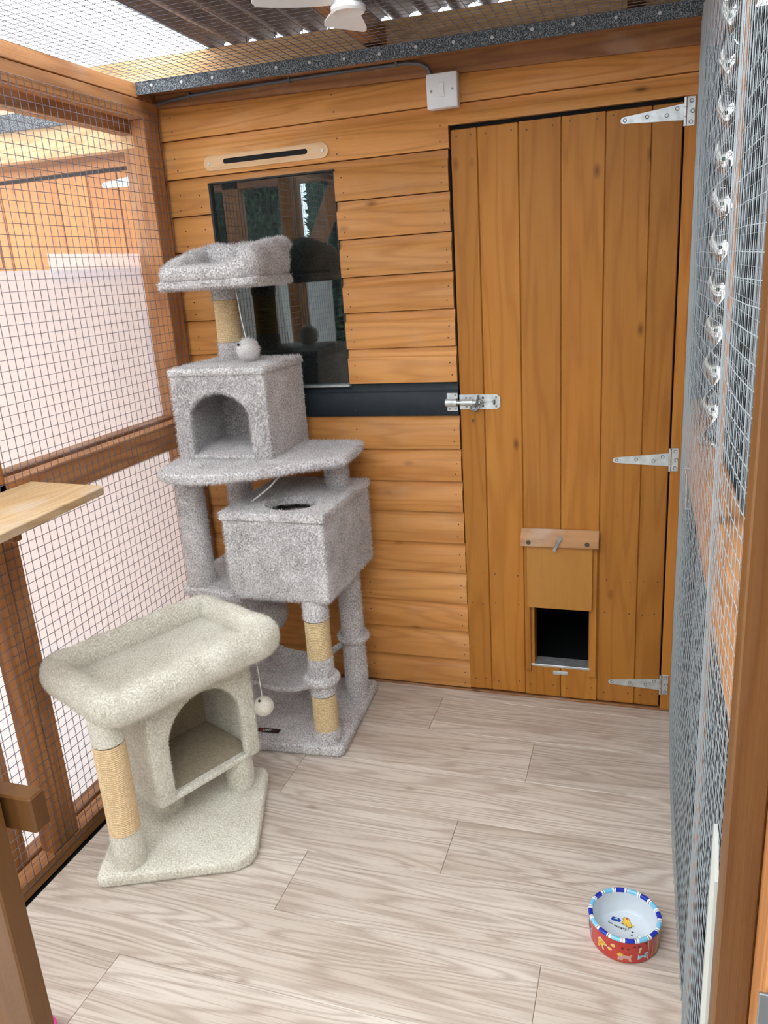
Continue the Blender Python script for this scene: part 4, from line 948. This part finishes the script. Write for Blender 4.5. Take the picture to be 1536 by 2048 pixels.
# hanging pompom from the top bed
bm = nb(); add_sphere(bm, (0.240, -0.215, 1.201), 0.034, 20, 14); pm = obj('hanging_pompom', bm, plush('pale_pompom', (0.55, 0.52, 0.50), (0.75, 0.73, 0.71)), gt, label='pale pompom hanging on a string'); fur(pm, GD, 0.007, 0.001, lean=0.5)
bm = nb(); add_tube(bm, [(0.216, -0.205, 1.390), (0.226, -0.21, 1.30), (0.237, -0.214, 1.232)], 0.0014, 5); obj('pompom_string', bm, M_string, pm)
bm = nb(); add_sphere(bm, (0.226, -0.245, 1.220), 0.0045, 8, 6); obj('pompom_bell', bm, M_dark, pm)

# ================================================================== cream cat tree
BD_, BL_, BWd = 190000, 0.0050, 0.0010
bt = thing('cream_cat_tree', 'low cream plush cat tree with a padded tray, before the tall grey one', 'cat tree', (0.23, -0.85, 0.0))
def bfur(o, k=1.0, ln=1.0, lean=0.35, comb=(0, 0, -1)): fur(o, BD_ * k, BL_ * ln, BWd, lean=lean, comb=comb)
bm = nb(); add_prism(bm, [(0.135, -1.103), (0.150, -1.106), (0.448, -0.976), (0.472, -0.945), (0.474, -0.915), (0.362, -0.620), (0.348, -0.606), (0.325, -0.605), (0.005, -0.745), (0.000, -0.765)], 0.002, 0.034, 0.008, 2); o = obj('base_board', bm, M_plush_b, bt, angle=60); bfur(o, 0.9, 0.8, lean=0.3, comb=(1, -0.4, 0))
bargs = dict(r=0.0375, plushm=M_plush_b, sisalm=M_sisal_n, dens=BD_ * 0.9, flen=BL_ * 0.8, fw=BWd)
post(bt, 0.188, -1.036, [(0.033, 0.132, 'c'), (0.132, 0.378, 's'), (0.378, 0.450, 'c')], **bargs)
post(bt, 0.315, -0.690, [(0.033, 0.140, 'c')], **bargs)
post(bt, 0.172, -0.830, [(0.033, 0.140, 'c')], **bargs)
TD = 65.2; TC = (0.181, -0.768); TM = rot_frame((TC[0], TC[1], 0), TD)
# arched box under the tray (front looks along -Y of the tray frame)
FM = TM @ T(-0.146, -0.128, 0.128); FW_, FD_, FH_ = 0.325, 0.255, 0.318
bm = nb(); front_panel(bm, arch_poly(0, FW_, FH_, 0.052, 0.278, 0.262, 0.150, n=22), 0.020, FM, bev=0.007); o = obj('box_front', bm, M_plush_b, bt, angle=60, label='front panel with an arched doorway'); bfur(o)
for nm, lo, hi in [('box_side', (-0.002, 0.010, 0), (0.014, FD_, FH_)), ('box_side', (FW_ - 0.014, 0.010, 0), (FW_ + 0.002, FD_, FH_)), ('box_back', (0.012, FD_ - 0.014, 0), (FW_ - 0.012, FD_, FH_))]:
    bm = nb(); add_box(bm, lo, hi, 0.006, 2, M=FM); o = obj(nm, bm, M_plush_b, bt, angle=60); bfur(o, 0.6, 0.7)
bm = nb(); add_box(bm, (0.006, 0.003, -0.002), (FW_ - 0.006, FD_ - 0.006, 0.014), 0.004, 2, M=FM); o = obj('box_floor', bm, M_plush_b, bt, angle=60); bfur(o, 0.6, 0.6)
bm = nb(); add_box(bm, (0.0145, 0.0215, 0.0142), (0.0155, FD_ - 0.0145, FH_ - 0.003), 0, M=FM); add_box(bm, (0.0145, FD_ - 0.0155, 0.0142), (FW_ - 0.0145, FD_ - 0.0145, FH_ - 0.003), 0, M=FM); add_box(bm, (0.016, 0.022, 0.0160), (FW_ - 0.016, FD_ - 0.016, 0.0172), 0, M=FM); obj('box_lining', bm, M_hardb, bt, smooth=False, label='brown-beige lining inside the box')
# tray with padded rim
bm = nb(); add_prism(bm, ring_path(0.245, 0.166, 0.028), 0.440, 0.466, 0.006, 2, M=TM); o = obj('tray_board', bm, M_plush_b, bt, angle=60); bfur(o, 0.9, 0.9, lean=0.5, comb=(1, 0.3, 0))
rim_tube(0.238, 0.158, 0.026, lambda x, y: 0.516 + 0.002 * math.sin(9 * x), lambda x, y: 0.0355 + 0.004 * (y < -0.1), TM, M_plush_b, 'tray_rim', bt, BD_, BL_, BWd, pinch=0.16, seg=18, bottom=0.424)
# pompom
bm = nb(); add_sphere(bm, (0.390, -0.645, 0.266), 0.0285, 20, 14, (1, 1, 0.95)); pm2 = obj('hanging_pompom', bm, plush('cream_pompom', (0.62, 0.57, 0.47), (0.80, 0.76, 0.66)), bt, label='cream pompom hanging on a white string'); fur(pm2, BD_ * 0.8, 0.003, 0.0008, lean=0.8, comb=(0, 0, 1))
bm = nb(); add_tube(bm, [(0.380, -0.640, 0.452), (0.386, -0.643, 0.36), (0.389, -0.645, 0.293)], 0.0014, 5); obj('pompom_string', bm, M_string, pm2)
bm = nb(); add_sphere(bm, (0.3875, -0.660, 0.2905), 0.004, 8, 6); obj('pompom_bell', bm, M_dark, pm2)

# ================================================================== food bowl
BC = (1.365, -0.944); R0 = 0.0745; BHt = 0.062
bw = thing('pet_bowl', 'round ceramic pet bowl with red painted side and blue striped rim', 'bowl', (BC[0], BC[1], 0.0))
M_bowlw = plain('glazed_white', (0.62, 0.68, 0.715), rough=0.12, spec=0.5, coat=0.3)
M_bowlr = plain('glazed_red', (0.50, 0.028, 0.018), rough=0.15, coat=0.3)
def glaze(n, c, r=0.18): return plain(n, c, rough=r, coat=0.25)
G_dk, G_lt, G_bk, G_wh = glaze('glaze_blue', (0.008, 0.03, 0.40)), glaze('glaze_sky', (0.20, 0.55, 0.78)), glaze('glaze_black', (0.02, 0.02, 0.025)), glaze('glaze_white', (0.85, 0.86, 0.86))
G_ye, G_or, G_pk, G_gr, G_rd = glaze('glaze_yellow', (0.80, 0.50, 0.03)), glaze('glaze_orange', (0.80, 0.22, 0.02)), glaze('glaze_pink', (0.60, 0.32, 0.33)), glaze('glaze_green', (0.32, 0.55, 0.45)), glaze('glaze_scarlet', (0.70, 0.06, 0.02))
LM = T(BC[0], BC[1], 0)
bm = nb(); add_lathe(bm, [(0, 0.0), (R0 - 0.006, 0.0), (R0 - 0.0035, 0.003), (R0 - 0.0015, 0.03), (R0 - 0.001, BHt - 0.006)], 64, LM); body = obj('bowl_side', bm, M_bowlr, bw)
bm = nb(); add_lathe(bm, [(R0 - 0.0085, BHt - 0.006), (R0 - 0.0095, BHt - 0.016), (R0 - 0.013, 0.022), (R0 - 0.020, 0.0145), (0, 0.0135)], 64, LM); inr = obj('bowl_inside', bm, M_bowlw, bw)
# rim: 18 glazed blocks with white-black-white dividers as real segments
NB_ = 16; mats = [G_wh, G_dk, G_lt, G_bk]
bm = nb(); rp_ = [(R0 - 0.001, BHt - 0.006), (R0 + 0.0006, BHt - 0.0045), (R0 + 0.0005, BHt - 0.001), (R0 - 0.0015, BHt + 0.001), (R0 - 0.006, BHt + 0.001), (R0 - 0.0085, BHt - 0.001), (R0 - 0.0085, BHt - 0.006)]
angs = []
for k in range(NB_):
    a0 = 2 * PI * k / NB_; st = 2 * PI / NB_
    for q0, q1, mi in ((0.0, 0.09, 0), (0.09, 0.40, 1 + k % 2), (0.40, 0.78, 1 + k % 2), (0.78, 0.87, 0), (0.87, 0.92, 3), (0.92, 1.0, 0)): angs.append((a0 + st * q0, mi))
rows = [[bm.verts.new((BC[0] + r_ * math.cos(a), BC[1] + r_ * math.sin(a), z)) for r_, z in rp_] for a, mi in angs]
for i in range(len(angs)):
    A_, B_ = rows[i], rows[(i + 1) % len(angs)]
    for k in range(len(rp_) - 1):
        f = bm.faces.new((A_[k], B_[k], B_[k + 1], A_[k + 1])); f.material_index = angs[i][1]
bmesh.ops.recalc_face_normals(bm, faces=bm.faces[:]); me = bpy.data.meshes.new('bowl_rim'); bm.to_mesh(me); bm.free()
for p in me.polygons: p.use_smooth = True
for m_ in mats: me.materials.append(m_)
link(me, 'bowl_rim', None, bw, label='rim of blue and sky-blue blocks')
# painted figures on the floor of the bowl (flat glaze)
ZF = 0.0150
dv = Vector((0.9499, 0.3059, 0)).normalized(); up_ = Vector((-dv.y, dv.x, 0))       # picture directions on the bowl's floor
PM = M_axes((BC[0], BC[1], ZF), tuple(dv), tuple(up_), (0, 0, 1)) @ Matrix.Rotation(math.radians(-20), 4, 'Z') @ T(0.001, 0.017, 0) @ Matrix.Scale(1.15, 4)
def decal(name, polys, mat, parent, M, dz=0.0):
    bm = nb()
    for p in polys: bm.faces.new([bm.verts.new(M @ Vector((x, y, dz))) for x, y in p])
    me = bpy.data.meshes.new(name); bm.to_mesh(me); bm.free(); return link(me, name, mat, parent)
def disc(cx, cy, r, n=12, sy=1.0): return [(cx + r * math.cos(2 * PI * k / n), cy + r * sy * math.sin(2 * PI * k / n)) for k in range(n)]
def grow(p, d):
    cx = sum(q[0] for q in p) / len(p); cy = sum(q[1] for q in p) / len(p); out = []
    n = len(p)
    for i in range(n):
        a, b, c = Vector(p[i - 1]), Vector(p[i]), Vector(p[(i + 1) % n])
        n1 = Vector((b.y - a.y, a.x - b.x)).normalized(); n2 = Vector((c.y - b.y, b.x - c.x)).normalized(); s = n1 + n2
        if s.length < 0.3: s = n1
        s.normalize(); out.append((b.x + s.x * d, b.y + s.y * d))
    return out
def ccw(p):
    A_ = sum(p[i - 1][0] * p[i][1] - p[i][0] * p[i - 1][1] for i in range(len(p))); return p if A_ > 0 else p[::-1]
mm = 0.001
def sc_(p, k=mm, ox=0, oy=0): return [(x * k + ox, y * k + oy) for x, y in p]
dog = ccw(sc_([(-8, 9.5), (-4, 13), (1, 14), (4.5, 12), (6, 7), (9, 1), (11, -5), (10.5, -9), (15, -6), (17, -2), (14.5, -3.5), (10, -11), (4, -11), (1, -7), (1.5, -2), (-1.5, -7), (-4, -7), (-3, 0), (-6, -5), (-8.5, -5), (-4, 6), (-5.5, 8)], 0.92 * mm, 0.001, 0.006))
decal('painted_dog_outline', [grow(dog, 0.0008)], G_bk, inr, PM); decal('painted_dog', [dog], G_ye, inr, PM, 0.0002); decal('painted_dog_ear', [disc(0.0022, 0.0152, 0.0024, sy=1.1)], G_scarlet if False else G_rd, inr, PM, 0.0004)
tray = ccw(sc_([(-27, 9), (-25, 15), (-12, 13.5), (-9, 8), (-11, 5), (-25, 6)], 0.95 * mm, 0.0, 0.0))
decal('painted_dish_outline', [grow(tray, 0.0006)], G_bk, inr, PM); decal('painted_dish', [tray], G_dk, inr, PM, 0.0002); decal('painted_dish_food', [disc(-0.0175, 0.0108, 0.0045, sy=0.35)], G_gr, inr, PM, 0.0004)
# lettering in a shallow arc
txt = "i'm hungry!"; xs_ = [-29.5, -27.2, -24.0, -18.6, -15.0, -11.2, -7.4, -3.6, 0.0, 3.8, 7.6]
txt = ["i", "'", "m", " ", "h", "u", "n", "g", "r", "y", "!"]
pos = [-29, -27.4, -24.6, None, -16.6, -12.6, -8.6, -4.6, -1.0, 2.8, 7.2]
for ch, xx in zip(txt, pos):
    if xx is None: continue
    yy = -1.0 - 9.0 * ((xx + 29) / 36) + 3.0 * ((xx + 11) / 18) ** 2
    text_mesh('painted_letter', ch, 0.0075, PM @ T((xx - 1) * mm, (yy - 2.2) * mm, 0.0002) @ Matrix.Rotation(math.radians(-6), 4, 'Z'), G_bk, inr, bold=0.00015)
paw = []
for (x, y) in ((14, -14), (13, -22), (19, -29)):
    paw += [disc(x * mm, y * mm, 0.0013, 8)] + [disc(x * mm + 0.0021 * math.cos(a), y * mm + 0.0021 * math.sin(a), 0.0006, 6) for a in (0.4, 1.2, 1.9, 2.7)]
decal('painted_paws', paw, G_bk, inr, PM)
decal('painted_ring', [disc(0.027, -0.022, 0.0040, 16)], G_gr, inr, PM); decal('painted_ring_centre', [disc(0.027, -0.022, 0.0026, 14)], G_wh, inr, PM, 0.0002)
# painted figures round the red side
CA = math.atan2(CAM.y - BC[1], CAM.x - BC[0])          # middle of the side the photo shows
def wrap(name, poly, mat, ang0, z0, lift=0.0005):
    """flat outline (mm: x along the side to the right, y up) wrapped on the side"""
    bm = nb(); poly = ccw(poly); R_ = R0 - 0.0012 + lift
    b2 = bmesh.new(); f = b2.faces.new([b2.verts.new((x, y, 0)) for x, y in poly]); f.normal_update(); bmesh.ops.triangulate(b2, faces=[f], ngon_method='EAR_CLIP')
    bmesh.ops.subdivide_edges(b2, edges=b2.edges[:], cuts=1)
    for v in b2.verts:
        a = ang0 + v.co.x / R0; z = z0 + v.co.y; rr = R_ - max(0, (0.03 - z)) * 0.075; v.co = Vector((BC[0] + rr * math.cos(a), BC[1] + rr * math.sin(a), z))
    merge(bm, b2); return obj(name, bm, mat, body, smooth=True)
def fig(name, poly, mat, ang0, z0, k=mm, edge=G_wh, eg=0.0009):
    p = ccw(sc_(poly, k)); wrap(name + '_outline', grow(p, eg), edge, ang0, z0, 0.0004); wrap(name, p, mat, ang0, z0, 0.0008)
dog1 = [(-8, -12), (-6, 2), (-7, 9), (-2, 14), (4, 10), (7, 9), (14, 4), (15, 1), (9, 2), (5, 1), (4, -4), (7, -12), (4, -12), (1, -4), (-2, -4), (-5, -12)]
dog2 = [(-15, -10), (-13, -2), (-16, 5), (-11, 10), (-5, 9), (0, 5), (10, 4), (14, 8), (16, 7), (13, 2), (12, -3), (15, -11), (11, -11), (8, -4), (-3, -3), (-5, -10), (-9, -10), (-9, -3), (-11, -10)]
dog3 = [(-12, -8), (-11, 1), (-14, 8), (-9, 2), (4, 2), (7, 8), (12, 9), (14, 6), (10, 4), (9, -2), (11, -8), (8, -8), (5, -3), (-5, -3), (-8, -8)]
a_of = lambda d: CA + math.radians(d)
fig('painted_spotted_dog', dog1, G_ye, a_of(-38), 0.029)
for dx, dy in ((-3, 6), (1, 8), (-1, 1), (3, 4), (-4, -3), (5, 7)): wrap('painted_spot', disc(dx * mm, dy * mm, 0.0015, 8), G_or, a_of(-38), 0.029, 0.0012)
fig('painted_pink_dog', dog2, G_pk, a_of(2), 0.019, 0.95 * mm, edge=G_ye)
wrap('painted_head', disc(-0.0095, 0.0055, 0.0045, 12), G_ye, a_of(2), 0.019, 0.0012); wrap('painted_ear', disc(-0.0035, 0.0055, 0.0025, 10, 0.7), G_or, a_of(2), 0.019, 0.0012)
fig('painted_blue_dog', dog3, G_lt, a_of(31), 0.020, 0.85 * mm, edge=G_wh)
fig('painted_purple_dog', dog2, glaze('glaze_purple', (0.16, 0.14, 0.36)), a_of(-74), 0.030, edge=G_wh)
for d, z in ((-17, 0.041), (-22, 0.029)): wrap('painted_disc_outline', disc(0, 0, 0.0050, 14, 0.8), G_wh, a_of(d), z, 0.0004); wrap('painted_disc', disc(0, 0, 0.0041, 14, 0.8), G_ye, a_of(d), z, 0.0008)
fig('painted_bone', [(-2, -6), (-1, -4), (1.5, 3), (0.5, 5), (2, 7), (3.5, 5.5), (5, 6), (5, 4), (3, 2.5), (0.5, -4.5), (1.5, -6), (0, -7.5)], G_ye, a_of(25), 0.037, 0.9 * mm)
for d, z in ((-2, 0.040), (7, 0.040), (17, 0.046), (24, 0.047), (36, 0.051)):
    for q in [disc(0, 0, 0.0016, 8)] + [disc(0.0024 * math.cos(a), 0.0024 * math.sin(a), 0.0008, 6) for a in (0.4, 1.2, 1.9, 2.7)]: wrap('painted_paw', q, G_bk, a_of(d), z, 0.0004)
wrap('painted_line', [(-0.0006, -0.024), (0.0006, -0.024), (0.0006, 0.026), (-0.0006, 0.026)], G_wh, a_of(41), 0.030, 0.0004)
wrap('painted_yellow_panel', [(0.0015, -0.024), (0.045, -0.024), (0.045, 0.022), (0.0015, 0.022)], glaze('glaze_ochre', (0.50, 0.16, 0.02)), a_of(47), 0.030, 0.0003)

# ================================================================== small pink thing at the frame edge
pk = thing('pink_dish', 'bright pink plastic rim showing behind the near left post', 'dish', (0.268, -1.507, 0.0))
bm = nb(); add_lathe(bm, [(0, 0.0), (0.050, 0.0), (0.062, 0.018), (0.066, 0.030), (0.064, 0.032), (0.058, 0.020), (0.046, 0.006), (0, 0.005)], 40, T(0.268, -1.507, 0)); obj('dish_body', bm, plain('pink_plastic', (0.80, 0.03, 0.25), rough=0.3), pk)

# ================================================================== conifers outside, seen reflected in the window
def conifer(x, y, h, r, lab):
    t = thing('conifer', lab, 'tree', (x, y, -0.1), group='conifers outside the front of the pens')
    bm = nb(); add_tube(bm, [(x, y, -0.1), (x, y, h * 0.6), (x, y, h)], [0.06, 0.04, 0.01], 8); obj('trunk', bm, M_bark, t)
    n = 7000; u = rng.random(n) ** 0.8; z = -0.05 + u * h; rad = r * (1 - u ** 6) * (0.55 + 0.45 * rng.random(n)); th = rng.random(n) * 2 * PI
    P = np.stack([x + rad * np.cos(th), y + rad * np.sin(th), z], 1)
    D = np.stack([np.cos(th) * 0.5, np.sin(th) * 0.5, 0.7 * np.ones(n)], 1) + 0.45 * rng.normal(size=(n, 3)); D /= np.linalg.norm(D, axis=1)[:, None]
    S = np.cross(D, rng.normal(size=(n, 3))); S /= np.linalg.norm(S, axis=1)[:, None]
    V = np.empty((n, 3, 3)); V[:, 0] = P - S * 0.030; V[:, 1] = P + S * 0.030; V[:, 2] = P + D * 0.085
    me = bpy.data.meshes.new('foliage'); me.from_pydata(V.reshape(-1, 3).tolist(), [], np.arange(3 * n).reshape(-1, 3).tolist()); me.update()
    link(me, 'foliage', M_leaf, t, kind='stuff')
M_bark = plain('bark', (0.10, 0.06, 0.04), rough=0.9, noise=0.3); M_leaf = plain('conifer_green', (0.035, 0.085, 0.045), rough=0.6, noise=0.5, nscale=9)
for i in range(16):
    conifer(-4.3 + (i // 2) * 0.62 + (i % 2) * 0.31, -4.3 - (i % 2) * 0.75, random.uniform(2.75, 3.2), 0.22, 'dark green conifer in the row mirrored in the window')
